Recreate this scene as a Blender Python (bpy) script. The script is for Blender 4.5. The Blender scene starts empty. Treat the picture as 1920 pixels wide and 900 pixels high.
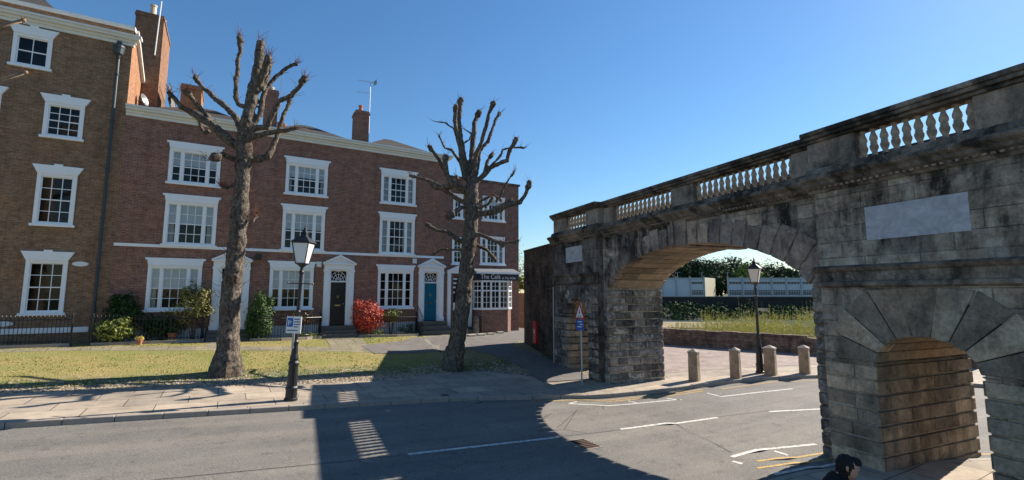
import bpy, bmesh, math, random
from mathutils import Vector, Matrix, noise
random.seed(7)
R=math.radians
SC=bpy.context.scene
COL=SC.collection
# ------------------------------------------------------------------ camera
CZ=3.3; FPX=890.0; PIT=math.atan(100/890.0); YAW=R(31)
cd=bpy.data.cameras.new('camera'); cam=bpy.data.objects.new('camera',cd); COL.objects.link(cam); SC.camera=cam
cd.sensor_width=36; cd.lens=FPX/1920*36; cd.clip_end=4000; cd.clip_start=0.1
cam.location=(0,0,CZ); cam.rotation_euler=(R(90)+PIT,0,-YAW)
# ------------------------------------------------------------------ light
SUN_EL=R(32.9); SUN_AZ=math.atan2(.9975,.0707)      # direction towards the sun, measured from +Y to +X
sd=Vector((math.sin(SUN_AZ)*math.cos(SUN_EL),math.cos(SUN_AZ)*math.cos(SUN_EL),math.sin(SUN_EL)))
w=bpy.data.worlds.new('World'); SC.world=w; w.use_nodes=True
nt=w.node_tree; bg=nt.nodes['Background']; sky=nt.nodes.new('ShaderNodeTexSky')
sky.sky_type='NISHITA'; sky.sun_disc=False; sky.sun_elevation=SUN_EL; sky.sun_rotation=SUN_AZ
sky.altitude=0; sky.air_density=1.3; sky.dust_density=0.12; sky.ozone_density=6.0
hs=nt.nodes.new('ShaderNodeHueSaturation'); hs.inputs['Saturation'].default_value=1.12; nt.links.new(sky.outputs[0],hs.inputs['Color']); nt.links.new(hs.outputs[0],bg.inputs[0]); bg.inputs[1].default_value=0.066
sl=bpy.data.lights.new('sun','SUN'); sl.energy=4.8; sl.angle=R(.4); sl.color=(1,.90,.77)
so=bpy.data.objects.new('sun',sl); COL.objects.link(so); so.rotation_euler=sd.to_track_quat('Z','Y').to_euler(); so.location=(30,0,40)
vs=SC.view_settings; vs.view_transform='Standard'; vs.look='None'; vs.gamma=1; vs.exposure=1.1; vs.use_curve_mapping=False
SC.cycles.max_bounces=6; SC.cycles.transparent_max_bounces=12
# ------------------------------------------------------------------ pixel helper (photograph 1920x900 -> ray)
fw=Vector((math.sin(YAW)*math.cos(PIT),math.cos(YAW)*math.cos(PIT),math.sin(PIT)))
rt=Vector((math.cos(YAW),-math.sin(YAW),0)); upv=rt.cross(fw)
CP=Vector((0,0,CZ))
fh=Vector((math.sin(YAW),math.cos(YAW),0))
def ray(x,y): return fw+rt*((x-960)/FPX)-upv*((y-450)/FPX)
def onY(x,y,Y):
    d=ray(x,y); return CP+d*(Y/d.y)
def atD(x,y,D):
    d=ray(x,y); return CP+d*(D/(d.dot(fh)))
def onpl(x,y,base,off=0.0):                    # vertical plane through base facing the camera
    D=Vector((base[0],base[1],0)).dot(fh)+off
    return atD(x,y,D)
# ------------------------------------------------------------------ ground shape
def sm(t): t=max(0,min(1,t)); return t*t*(3-2*t)
def road_z(x):
    if x<-14: return .95
    if x<8: return .25-.05*x
    if x<10.5: return -.15-.05*(1-sm((x-8)/2.5)*.6)*(x-8)*.9
    return -.235
KP=[(-60,14.6),(-4,14.5),(2.4,14.3),(6.5,14.1),(8.6,13.6),(11.1,12.6),(13.5,12.22),(16,12.1),(18.6,11.9),(21.3,11.1),(23.3,9.2),(24.8,6.4),(26.5,1.5),(28.5,-8)]
def interp(P,x):
    if x<=P[0][0]: return P[0][1]
    for a,b in zip(P,P[1:]):
        if x<=b[0]: return a[1]+(b[1]-a[1])*(x-a[0])/(b[0]-a[0])
    return P[-1][1]
def kn(x): return interp(KP,x)
EP=[(-60,18.0),(-5,17.9),(0,17.5),(3,17.3),(6,17.6),(7.3,18.4),(9.3,18.3),(10.2,17.0),(12,15.4),(14,15)]
def ke(x): return interp(EP,x)
def terr(x): return 1.18-.017*max(x,-12) if x<16 else .91
def gz(x,y):
    k=kn(x)
    if y<k: return road_z(x)
    p=road_z(x)+.125+.02*(min(y,ke(x))-k)
    e=ke(x)
    if y<=e: return p
    t=(y-e)/(23.9-e) if x<9 else (y-e)/(25.0-e)
    return p+(terr(x)-p)*(t if t<1 else 1)
def gp(x,y,extra=0):                           # pixel -> ground point
    d=ray(x,y); z=.1
    for i in range(25):
        k=(z+extra-CZ)/d.z; q=CP+d*k; z=gz(q.x,q.y)
    return Vector((q.x,q.y,z))
def rp(x,y):
    d=ray(x,y); z=-.1
    for i in range(25):
        k=(z-CZ)/d.z; q=CP+d*k; z=road_z(q.x)
    return Vector((q.x,q.y,z))
# ------------------------------------------------------------------ mesh builder
ORG={}
class MB:
    def __init__(s,rt=False): s.v=[]; s.f=[]; s.tn=[]; s.rt=rt
    def add(s,vs,fs):
        vs=list(vs); s.tn+=[random.random() if s.rt else .5]*len(vs) if not s.rt else [random.random()]*len(vs)
        n=len(s.v); s.v+= [tuple(v) for v in vs]; s.f+=[tuple(i+n for i in f) for f in fs]
    def hexa(s,p): s.add(p,[(0,3,2,1),(4,5,6,7),(0,1,5,4),(1,2,6,5),(2,3,7,6),(3,0,4,7)])
    def box(s,x0,x1,y0,y1,z0,z1): s.hexa([(x0,y0,z0),(x1,y0,z0),(x1,y1,z0),(x0,y1,z0),(x0,y0,z1),(x1,y0,z1),(x1,y1,z1),(x0,y1,z1)])
    def quad(s,a,b,c,d): s.add([a,b,c,d],[(0,1,2,3)])
    def poly(s,p): s.add(p,[tuple(range(len(p)))])
    def prism(s,pl,ax,a0,a1):
        n=len(pl)
        def m(u,v,a): return {'x':(a,u,v),'y':(u,a,v),'z':(u,v,a)}[ax]
        s.add([m(u,v,a0) for u,v in pl]+[m(u,v,a1) for u,v in pl],[tuple(range(n))[::-1],tuple(range(n,2*n))]+[(i,(i+1)%n,(i+1)%n+n,i+n) for i in range(n)])
    def tube(s,pts,rad,n=8,cap=True):
        pts=[Vector(p) for p in pts]
        if not isinstance(rad,(list,tuple)): rad=[rad]*len(pts)
        rings=[]; t0=(pts[1]-pts[0]).normalized()
        a=Vector((0,0,1)) if abs(t0.z)<.9 else Vector((1,0,0)); nx=t0.cross(a).normalized()
        for i,p in enumerate(pts):
            t=(pts[min(i+1,len(pts)-1)]-pts[max(i-1,0)])
            t=t.normalized() if t.length>1e-6 else t0
            nx=(nx-t*nx.dot(t)); nx=nx.normalized() if nx.length>1e-6 else t.orthogonal().normalized()
            ny=t.cross(nx); rings.append([p+(nx*math.cos(2*math.pi*k/n)+ny*math.sin(2*math.pi*k/n))*rad[i] for k in range(n)])
        vs=[q for r in rings for q in r]; fs=[]
        for i in range(len(pts)-1):
            for k in range(n): fs.append((i*n+k,i*n+(k+1)%n,(i+1)*n+(k+1)%n,(i+1)*n+k))
        if cap: fs.append(tuple(range(n))[::-1]); fs.append(tuple((len(pts)-1)*n+k for k in range(n)))
        s.add(vs,fs)
    def lathe(s,prof,c,n=12,rot=0,sq=False):
        vs=[];fs=[]
        for r,z in prof:
            for k in range(n):
                a=2*math.pi*k/n+rot; vs.append((c[0]+r*math.cos(a),c[1]+r*math.sin(a),c[2]+z))
        for i in range(len(prof)-1):
            for k in range(n): fs.append((i*n+k,i*n+(k+1)%n,(i+1)*n+(k+1)%n,(i+1)*n+k))
        fs.append(tuple(range(n))[::-1]); fs.append(tuple((len(prof)-1)*n+k for k in range(n)))
        s.add(vs,fs)
    def ball(s,c,r,n=8,sc=(1,1,1)):
        m=n//2; pr=[]
        vs=[];fs=[]
        for i in range(m+1):
            t=math.pi*i/m
            for k in range(n):
                a=2*math.pi*k/n; vs.append((c[0]+r*sc[0]*math.sin(t)*math.cos(a),c[1]+r*sc[1]*math.sin(t)*math.sin(a),c[2]+r*sc[2]*math.cos(t)))
        for i in range(m):
            for k in range(n): fs.append((i*n+k,(i+1)*n+k,(i+1)*n+(k+1)%n,i*n+(k+1)%n))
        s.add(vs,fs)
    def build(s,name,mat,parent=None,bevel=0,smooth=False,loc=None,org=None):
        o=org if org is not None else (ORG.get(parent.name,Vector()) if parent else Vector())
        me=bpy.data.meshes.new(name); me.from_pydata([(x-o[0],y-o[1],z-o[2]) for x,y,z in s.v],[],s.f); 
        at=me.attributes.new('tone','FLOAT','POINT'); at.data.foreach_set('value',s.tn); me.validate()
        me.materials.append(mat)
        ob=bpy.data.objects.new(name,me); COL.objects.link(ob)
        if parent: ob.parent=parent; ORG[ob.name]=Vector(o)
        if loc: ob.location=loc
        if smooth:
            for p in me.polygons: p.use_smooth=True
        if bevel:
            b=ob.modifiers.new('bevel','BEVEL'); b.width=bevel; b.segments=2; b.limit_method='ANGLE'
        return ob
def fixn(ob):
    bm=bmesh.new(); bm.from_mesh(ob.data); bmesh.ops.remove_doubles(bm,verts=bm.verts,dist=1e-5); bmesh.ops.recalc_face_normals(bm,faces=bm.faces); bm.to_mesh(ob.data); bm.free(); return ob
def tag(o,label=None,cat=None,group=None,kind=None):
    if label: o['label']=label
    if cat: o['category']=cat
    if group: o['group']=group
    if kind: o['kind']=kind
    return o
def thing(name,label,cat,loc=(0,0,0),rz=0,group=None,org=None):
    o=bpy.data.objects.new(name,None); COL.objects.link(o); o.location=loc; o.rotation_euler=(0,0,rz)
    o.empty_display_size=.3
    ORG[o.name]=Vector(org if org is not None else loc); return tag(o,label,cat,group)
def copy_tree(o,parent=None):
    c=o.copy(); COL.objects.link(c); c.parent=parent
    for ch in list(o.children): copy_tree(ch,c)
    return c
# ------------------------------------------------------------------ materials
class NT:
    def __init__(s,name):
        s.m=bpy.data.materials.new(name); s.m.use_nodes=True; s.t=s.m.node_tree; s.b=s.t.nodes['Principled BSDF']; s.o=s.t.nodes['Material Output']
        s.tc=s.t.nodes.new('ShaderNodeTexCoord')
    def n(s,t,**k):
        x=s.t.nodes.new('ShaderNode'+t)
        for a,b in k.items(): setattr(x,a,b)
        return x
    def l(s,a,b): s.t.links.new(a,b)
    def noise(s,scale,detail=4,rough=.6,vec=None,dist=0):
        x=s.n('TexNoise'); x.inputs['Scale'].default_value=scale; x.inputs['Detail'].default_value=detail; x.inputs['Roughness'].default_value=rough; x.inputs['Distortion'].default_value=dist
        s.l(vec if vec is not None else s.tc.outputs['Object'],x.inputs['Vector']); return x.outputs['Fac']
    def ramp(s,fac,stops):
        r=s.n('ValToRGB'); e=r.color_ramp.elements
        while len(e)<len(stops): e.new(.5)
        for q,(p,c) in zip(e,stops):
            q.position=p; q.color=(c[0],c[1],c[2],1) if isinstance(c,(tuple,list)) else (c,c,c,1)
        s.l(fac,r.inputs[0]); return r.outputs[0]
    def mix(s,fac,a,b,mode='MIX'):
        m=s.n('MixRGB',blend_type=mode)
        for i,v in ((0,fac),(1,a),(2,b)):
            if hasattr(v,'links'): s.l(v,m.inputs[i])
            elif i==0: m.inputs[0].default_value=v
            else: m.inputs[i].default_value=(v[0],v[1],v[2],1) if isinstance(v,(tuple,list)) else (v,v,v,1)
        return m.outputs[0]
    def math(s,op,a,b=0,c=None):
        m=s.n('Math',operation=op)
        for i,v in enumerate((a,b)+((c,) if c is not None else ())):
            if hasattr(v,'links'): s.l(v,m.inputs[i])
            else: m.inputs[i].default_value=v
        return m.outputs[0]
    def xyz(s,vec=None):
        x=s.n('SeparateXYZ'); s.l(vec if vec is not None else s.tc.outputs['Object'],x.inputs[0]); return x.outputs
    def comb(s,x,y,z=0):
        c=s.n('CombineXYZ')
        for i,v in enumerate((x,y,z)):
            if hasattr(v,'links'): s.l(v,c.inputs[i])
            else: c.inputs[i].default_value=v
        return c.outputs[0]
    def bump(s,h,st=.3,d=.02,prev=None):
        b=s.n('Bump'); b.inputs['Strength'].default_value=st; b.inputs['Distance'].default_value=d; s.l(h,b.inputs['Height'])
        if prev is not None: s.l(prev,b.inputs['Normal'])
        s.l(b.outputs[0],s.b.inputs['Normal']); return b.outputs[0]
    def fin(s,col=None,rough=.8,spec=.3,metal=0):
        if col is not None:
            if hasattr(col,'links'): s.l(col,s.b.inputs['Base Color'])
            else: s.b.inputs['Base Color'].default_value=(*col,1)
        if hasattr(rough,'links'): s.l(rough,s.b.inputs['Roughness'])
        else: s.b.inputs['Roughness'].default_value=rough
        s.b.inputs['Specular IOR Level'].default_value=spec; s.b.inputs['Metallic'].default_value=metal
        return s.m
def plain(name,c,rough=.6,spec=.3,metal=0,var=.15,vs=3,bs=0):
    t=NT(name); f=t.noise(vs,5)
    col=t.mix(f,tuple(x*(1-var) for x in c),tuple(min(1,x*(1+var)) for x in c))
    if bs: t.bump(t.noise(vs*8,4),bs,.01)
    return t.fin(col,rough,spec,metal)
def brick(name,c1,c2,mortar,stain=.35,orient='xz',bw=.225,bh=.075,dark=(.05,.042,.04)):
    t=NT(name); X=t.xyz(); u=t.math('ADD',X[0],X[1]); v=t.comb(u,X[2])
    b=t.n('TexBrick'); b.offset=.5; t.l(v,b.inputs['Vector']); b.inputs['Scale'].default_value=1
    b.inputs['Brick Width'].default_value=bw; b.inputs['Row Height'].default_value=bh; b.inputs['Mortar Size'].default_value=.007; b.inputs['Mortar Smooth'].default_value=.3; b.inputs['Bias'].default_value=-.1
    b.inputs['Color1'].default_value=(*c1,1); b.inputs['Color2'].default_value=(*c2,1); b.inputs['Mortar'].default_value=(*mortar,1)
    sv=t.comb(t.math('MULTIPLY',u,1.0),t.math('MULTIPLY',X[2],3.0))
    n1=t.noise(1.6,5,.65,sv); n2=t.noise(6.5,4,.8,sv); n3=t.noise(.35,3,.5)
    col=t.mix(t.ramp(n2,[(.35,0),(.7,1)]),b.outputs['Color'],t.mix(.78,b.outputs['Color'],dark),'MIX')
    col=t.mix(t.ramp(n1,[(.42,0),(.62,1)]),col,t.mix(stain,col,(.5,.3,.2),'MULTIPLY'))
    col=t.mix(t.ramp(n3,[(.3,0),(.7,1)]),col,t.mix(.25,col,(.16,.10,.06)))
    n6=t.noise(1.1,5,.7,t.comb(t.math('MULTIPLY',u,2.2),t.math('MULTIPLY',X[2],.35)))
    col=t.mix(t.math('MULTIPLY',t.ramp(n6,[(.5,0),(.68,1)]),.45),col,t.mix(1,col,(.55,.53,.52),'MULTIPLY'))
    n7=t.noise(.9,2,.4,t.comb(u,X[2],3.7)); col=t.mix(t.math('MULTIPLY',t.ramp(n7,[(.60,0),(.64,1)]),.35),col,t.mix(1,col,(1.35,1.2,1.05),'MULTIPLY'))
    t.bump(b.outputs['Fac'],.5,-.008)
    return t.fin(col,.9,.15)
M={}
M['brick_main']=brick('brick_red',(.48,.215,.150),(.30,.14,.108),(.50,.42,.36))
M['brick_tall']=brick('brick_brown',(.45,.26,.145),(.28,.165,.10),(.48,.39,.30))
M['brick_cafe']=brick('brick_dark_red',(.36,.145,.11),(.21,.10,.08),(.55,.50,.46))
M['brick_orange']=brick('brick_orange',(.58,.28,.14),(.42,.19,.10),(.36,.27,.2),.2)
M['white']=plain('white_paint',(.88,.88,.88),.55,.35,var=.06,vs=2)
M['cream']=plain('cream_paint',(.74,.73,.68),.6,.3,var=.12,vs=1.5)
M['plinth']=plain('whitewash',(.60,.61,.62),.8,.2,var=.22,vs=1.2)
M['black_iron']=plain('black_iron',(.014,.015,.017),.42,.5,var=.3,vs=6)
M['black_paint']=plain('black_gloss',(.012,.013,.018),.22,.5,var=.1)
M['teal']=plain('teal_paint',(.01,.15,.235),.35,.4,var=.08)
M['brass']=plain('brass',(.6,.42,.15),.3,.5,1)
M['slate']=brick('slate',(.055,.065,.070),(.035,.042,.046),(.03,.03,.03),.1,bw=.3,bh=.2)
M['terracotta']=plain('terracotta',(.42,.17,.09),.8,.2,var=.25,vs=4)
M['pale_pot']=plain('pale_pot',(.55,.47,.36),.8,.2,var=.2,vs=4)
M['lead']=plain('lead',(.15,.16,.17),.6,.4,var=.15)
M['galv']=plain('galvanised',(.35,.36,.37),.45,.5,.6)
M['curtain']=plain('curtain',(.78,.76,.72),.9,.1,var=.12,vs=9)
M['blind']=plain('blind',(.88,.88,.86),.9,.1,var=.05)
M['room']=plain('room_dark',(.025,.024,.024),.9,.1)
M['red_post']=plain('pillar_red',(.45,.02,.03),.4,.4,var=.1)
M['signred']=plain('sign_red',(.55,.02,.04),.4,.4,var=.05)
M['signwhite']=plain('sign_white',(.75,.76,.76),.45,.4,var=.05)
M['signblue']=plain('sign_blue',(.02,.11,.42),.4,.4,var=.06)
M['navy']=plain('navy',(.02,.03,.10),.4,.4,var=.05)
M['fascia']=plain('fascia_dark',(.012,.016,.032),.4,.4,var=.1)
M['lampglass']=plain('opal_glass',(.72,.73,.70),.25,.5,var=.05)
M['joint']=plain('old_mortar',(.035,.03,.026),.95,.1)
M['soil']=plain('soil',(.05,.038,.025),.95,.1,var=.4,vs=8,bs=.5)
def glass():
    t=NT('window_glass'); t.t.nodes.remove(t.b)
    tr=t.n('BsdfTransparent'); tr.inputs[0].default_value=(.78,.83,.86,1); gl=t.n('BsdfGlossy'); gl.inputs['Roughness'].default_value=.04
    nz=t.noise(2.2,2); bp=t.n('Bump'); bp.inputs['Strength'].default_value=.05; bp.inputs['Distance'].default_value=.05; t.l(nz,bp.inputs['Height']); t.l(bp.outputs[0],gl.inputs['Normal'])
    fr=t.n('Fresnel'); fr.inputs[0].default_value=1.55
    f=t.math('MULTIPLY_ADD',fr.outputs[0],.75,.0)
    mx=t.n('MixShader'); t.l(f,mx.inputs[0]); t.l(tr.outputs[0],mx.inputs[1]); t.l(gl.outputs[0],mx.inputs[2]); t.l(mx.outputs[0],t.o.inputs[0]); return t.m
M['glass']=glass()
def asphalt():
    t=NT('asphalt'); n1=t.noise(.5,5,.6); n2=t.noise(45,3,.8); n3=t.noise(3.5,4,.7)
    X=t.xyz(); tr=t.noise(.8,3,.5,t.comb(t.math('MULTIPLY',X[0],.12),t.math('MULTIPLY',X[1],1.6)))
    col=t.ramp(n2,[(.28,(.075,.072,.067)),(.5,(.155,.148,.135)),(.74,(.31,.294,.262))])
    col=t.mix(t.ramp(n1,[(.35,0),(.65,1)]),col,t.mix(1,col,(.80,.80,.82),'MULTIPLY'))
    col=t.mix(t.ramp(tr,[(.42,0),(.62,1)]),col,t.mix(1,col,(1.26,1.23,1.18),'MULTIPLY'))
    col=t.mix(t.ramp(n3,[(.56,0),(.70,1)]),col,t.mix(1,col,(.68,.68,.69),'MULTIPLY'))
    vo=t.n('TexVoronoi',feature='DISTANCE_TO_EDGE'); vo.inputs['Scale'].default_value=.55; t.l(t.tc.outputs['Object'],vo.inputs['Vector'])
    wv=t.noise(3,4,.7); 
    ve=t.n('TexVoronoi',feature='DISTANCE_TO_EDGE'); ve.inputs['Scale'].default_value=1.3
    dv=t.mix(.12,t.tc.outputs['Object'],t.n('TexNoise').outputs['Color']); t.l(dv,ve.inputs['Vector'])
    cr=t.math('MULTIPLY',t.ramp(ve.outputs[0],[(0,1),(.012,0)]),t.ramp(t.noise(.35,2,.5),[(.56,0),(.64,1)]))
    col=t.mix(t.math('MULTIPLY',cr,.6),col,(.02,.02,.02))
    t.bump(n2,.5,.01); return t.fin(col,.88,.25)
M['asphalt']=asphalt()
def slabs(name,c1,c2,mortar,bw,bh,rough=.85,rot=0,grime=.5):
    t=NT(name); mp=t.n('Mapping'); mp.inputs['Rotation'].default_value=(0,0,rot); t.l(t.tc.outputs['Object'],mp.inputs[0])
    b=t.n('TexBrick'); b.offset=.5; t.l(mp.outputs[0],b.inputs['Vector']); b.inputs['Scale'].default_value=1
    b.inputs['Brick Width'].default_value=bw; b.inputs['Row Height'].default_value=bh; b.inputs['Mortar Size'].default_value=.012 if bw>.4 else .006; b.inputs['Mortar Smooth'].default_value=.2
    b.inputs['Color1'].default_value=(*c1,1); b.inputs['Color2'].default_value=(*c2,1); b.inputs['Mortar'].default_value=(*mortar,1)
    n1=t.noise(1.1,6,.7); n2=t.noise(30,3,.7); n3=t.noise(4,5,.7)
    col=t.mix(t.ramp(n1,[(.4,0),(.7,1)]),b.outputs['Color'],t.mix(1,b.outputs['Color'],(.62,.62,.63),'MULTIPLY'))
    col=t.mix(t.math('MULTIPLY',t.ramp(n3,[(.52,0),(.7,1)]),grime),col,t.mix(1,col,(.6,.58,.52),'MULTIPLY'))
    col=t.mix(t.ramp(n2,[(.3,.0),(.75,.4)]),col,t.mix(1,col,(1.25,1.2,1.1),'MULTIPLY'))
    p=t.bump(n2,.3,.006); t.bump(b.outputs['Fac'],.5,-.012,p); return t.fin(col,rough,.2)
M['slabs']=slabs('york_stone',(.44,.37,.29),(.31,.27,.225),(.09,.075,.06),1.35,.86)
M['kerbstone']=plain('kerb_granite',(.30,.265,.23),.8,.2,var=.3,vs=6,bs=.3)
M['flag']=slabs('path_flags',(.27,.24,.165),(.22,.20,.145),(.10,.10,.05),.9,1.0)
M['setts']=slabs('pink_setts',(.38,.305,.265),(.30,.245,.22),(.16,.13,.12),.2,.1,rot=.5)
M['tarmac_path']=plain('path_tarmac',(.16,.15,.14),.9,.2,var=.3,vs=2,bs=.4)
def verge():
    t=NT('mossy_cobbles'); X=t.xyz()
    vo=t.n('TexVoronoi',feature='DISTANCE_TO_EDGE'); vo.inputs['Scale'].default_value=12.5; t.l(t.tc.outputs['Object'],vo.inputs['Vector'])
    vc=t.n('TexVoronoi'); vc.inputs['Scale'].default_value=12.5; t.l(t.tc.outputs['Object'],vc.inputs['Vector'])
    gap=t.ramp(vo.outputs[0],[(.02,0),(.16,1)])
    stone=t.mix(t.xyz(vc.outputs['Color'])[0],(.24,.20,.15),(.50,.43,.34))
    n1=t.noise(.55,5,.65); n2=t.noise(22,4,.7); n3=t.noise(2.2,4,.7)
    moss=t.ramp(n2,[(.25,(.11,.088,.03)),(.5,(.29,.235,.085)),(.75,(.45,.37,.17))])
    moss=t.mix(t.ramp(n1,[(.4,0),(.62,1)]),moss,t.mix(1,moss,(.66,.86,.58),'MULTIPLY'))
    # bare cobbles towards the kerb, moss over the bank
    yb=t.math('ADD',X[1],t.math('MULTIPLY',t.math('SUBTRACT',n3,.5),2.2))
    cov=t.ramp(t.math('DIVIDE',t.math('SUBTRACT',yb,18.2),2.2),[(.08,0),(.62,1)])
    cov2=t.ramp(t.math('DIVIDE',t.math('SUBTRACT',X[0],7.5),5.0),[(0,1),(1,.35)])
    cov=t.math('MULTIPLY',cov,cov2)
    top=t.math('MULTIPLY',gap,t.ramp(n3,[(.38,.15),(.62,.42)]))
    inner=t.mix(top,moss,t.mix(.5,stone,moss))
    bare=t.mix(gap,(.07,.06,.035),stone)
    col=t.mix(cov,bare,inner)
    gr=t.math('SUBTRACT',1.0,t.math('ABSOLUTE',t.math('DIVIDE',t.math('SUBTRACT',X[1],18.7),.75)))
    gr=t.math('MULTIPLY',t.ramp(gr,[(0,0),(.7,1)]),t.ramp(n3,[(.35,0),(.6,1)]))
    grass=t.ramp(n2,[(.3,(.03,.055,.01)),(.7,(.11,.17,.03))])  # dark green band by the trees: grass with tree shade coloured in
    col=t.mix(t.math('MULTIPLY',gr,.85),col,grass)
    p=t.bump(vo.outputs[0],.7,.05); t.bump(n2,.6,.03,p)
    return t.fin(col,.95,.1)
M['verge']=verge()
def stone(name,light,mid,dark,bw=.95,bh=.33,ash=1,crust=(.45,.60),soot=0.0,patch=.12,seed=0):
    light=tuple(min(.6,c*2.1) for c in light); mid=tuple(c*2.15 for c in mid); dark=tuple(c*2.0 for c in dark)
    t=NT(name); X=t.xyz(); ofs=t.n('VectorMath',operation='ADD'); t.l(t.tc.outputs['Object'],ofs.inputs[0]); ofs.inputs[1].default_value=(seed*3.1,seed*7.7,seed*1.3); P=ofs.outputs[0]
    n1=t.noise(.75,6,.7,P,.4); n2=t.noise(3.2,6,.75,P,.3); n3=t.noise(16,5,.75,P); n4=t.noise(1.6,3,.6,P)
    st=t.noise(1.0,4,.7,t.comb(t.math('MULTIPLY',t.math('ADD',X[0],X[1]),2.6),t.math('MULTIPLY',X[2],.5),seed))
    base=t.mix(t.ramp(n2,[(.38,0),(.62,1)]),mid,light)
    f=t.math('ADD',t.math('MULTIPLY',n1,.6),t.math('MULTIPLY',st,.4))
    if soot: f=t.math('ADD',f,t.math('MULTIPLY',t.ramp(t.math('DIVIDE',t.math('SUBTRACT',X[2],3.6),3.0),[(0,0),(1,1)]),soot))
    col=t.mix(t.ramp(f,[(crust[0],0),(crust[1],1)]),base,dark)
    col=t.mix(t.math('MULTIPLY',t.ramp(n3,[(.45,0),(.7,1)]),.6),col,t.mix(1,col,(.42,.40,.38),'MULTIPLY'))
    n5=t.noise(.9,3,.6,P); col=t.mix(t.ramp(n5,[(.42,0),(.6,.6)]),col,t.mix(1,col,(1.08,.98,.86),'MULTIPLY'))
    if ash:
        b=t.n('TexBrick'); b.offset=.45; t.l(t.comb(t.math('ADD',X[0],X[1]),X[2]),b.inputs['Vector']); b.inputs['Scale'].default_value=1
        b.inputs['Brick Width'].default_value=bw; b.inputs['Row Height'].default_value=bh; b.inputs['Mortar Size'].default_value=.010; b.inputs['Mortar Smooth'].default_value=.1
        b.inputs['Color1'].default_value=(1.15,1.12,1.08,1); b.inputs['Color2'].default_value=(.62,.62,.64,1); b.inputs['Mortar'].default_value=(1,1,1,1)
        col=t.mix(.85,col,b.outputs['Color'],'MULTIPLY')
        jc=t.mix(t.ramp(n4,[(.50,0),(.66,1)]),(.03,.028,.026),(.26,.24,.20))
        col=t.mix(t.math('MULTIPLY',b.outputs['Fac'],.6),col,jc)
        p=t.bump(b.outputs['Fac'],.7,-.02)
    else: p=None
    if patch:
        pn=t.noise(2.6,8,.78,P,1.2)
        col=t.mix(t.math('MULTIPLY',t.ramp(pn,[(.62-patch*.2,0),(.66-patch*.2,1)]),.75),col,(.42,.39,.36))
    ta=t.n('Attribute'); ta.attribute_name='tone'; col=t.mix(1,col,t.ramp(ta.outputs['Fac'],[(0,(.62,.62,.64)),(.5,(1,1,1)),(1,(1.5,1.42,1.32))]),'MULTIPLY')
    p=t.bump(n3,.8,.03,p); t.bump(n2,.7,.06,p)
    return t.fin(col,.93,.12)
M['stone_wall']=stone('sandstone_face',(.33,.26,.215),(.195,.155,.125),(.026,.024,.021),crust=(.49,.63),soot=.10,seed=1)
M['stone_far']=stone('sandstone_far',(.19,.17,.155),(.10,.09,.085),(.022,.022,.023),crust=(.40,.58),seed=2,patch=.0)
M['stone_trim']=stone('sandstone_trim',(.19,.16,.13),(.11,.093,.076),(.024,.022,.020),ash=0,crust=(.40,.56),patch=.1,seed=3)
M['stone_jamb']=stone('sandstone_jamb',(.21,.172,.128),(.13,.110,.084),(.035,.033,.028),ash=0,crust=(.46,.62),patch=0,seed=4)
M['stone_block']=stone('sandstone_block',(.15,.135,.122),(.082,.075,.070),(.022,.022,.022),ash=0,crust=(.44,.6),patch=.45,seed=5)
M['stone_face_block']=stone('sandstone_face_block',(.25,.205,.155),(.145,.12,.092),(.030,.028,.024),ash=0,crust=(.50,.68),patch=.0,seed=9)
M['stone_vouss']=stone('sandstone_voussoir',(.21,.17,.145),(.125,.105,.092),(.028,.026,.025),ash=0,crust=(.46,.6),patch=.1,seed=6)
M['stone_soffit']=stone('sandstone_soffit',(.18,.142,.105),(.115,.092,.070),(.04,.032,.026),ash=0,crust=(.56,.75),patch=0,seed=7)
M['baluster']=stone('baluster_stone',(.30,.25,.20),(.20,.165,.135),(.06,.055,.05),ash=0,crust=(.5,.68),patch=0,seed=8)
M['slate_plaque']=(lambda t:(t.bump(t.noise(9,5,.7),.4,.01),t.fin(t.mix(t.ramp(t.noise(3.5,7,.75,None,1.0),[(.35,0),(.65,1)]),(.34,.34,.37),(.56,.555,.57)),.8,.2))[1])(NT('plaque_stone'))
M['rubble']=stone('rubble_wall',(.17,.125,.10),(.09,.068,.056),(.025,.022,.02),bw=.42,bh=.17,crust=(.45,.66),patch=0,seed=11)
M['citywall']=stone('city_wall_stone',(.085,.060,.048),(.050,.036,.031),(.016,.015,.014),bw=.5,bh=.22,crust=(.42,.62),patch=.0,seed=12)
M['timber']=stone('weathered_timber',(.21,.165,.125),(.125,.10,.078),(.04,.033,.027),ash=0,crust=(.55,.75),patch=0,seed=13)
def bark():
    t=NT('bark'); n1=t.noise(1.3,5,.7,None,.5); X=t.xyz(); n2=t.noise(13,6,.8,t.comb(X[0],X[1],t.math('MULTIPLY',X[2],.4))); n3=t.noise(4,4,.7)
    col=t.ramp(n2,[(.34,(.035,.029,.025)),(.5,(.125,.103,.084)),(.66,(.30,.255,.21))])
    col=t.mix(t.math('MULTIPLY',t.ramp(t.noise(11,6,.8,None,.3),[(.52,0),(.62,1)]),.6),col,(.40,.34,.27))
    col=t.mix(t.ramp(t.noise(1.1,4,.6),[(.5,0),(.62,.55)]),col,t.mix(1,col,(.5,.46,.42),'MULTIPLY'))
    col=t.mix(t.math('MULTIPLY',t.ramp(n3,[(.58,0),(.7,1)]),.7),col,(.09,.055,.035))
    p=t.bump(n2,1.0,.09); t.bump(n3,.8,.10,p); return t.fin(col,.92,.12)
M['bark']=bark()
M['cutwood']=plain('cut_wood',(.42,.33,.22),.9,.1,var=.3,vs=8)
M['twig']=plain('twig',(.16,.062,.04),.8,.15,var=.4,vs=4)
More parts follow.
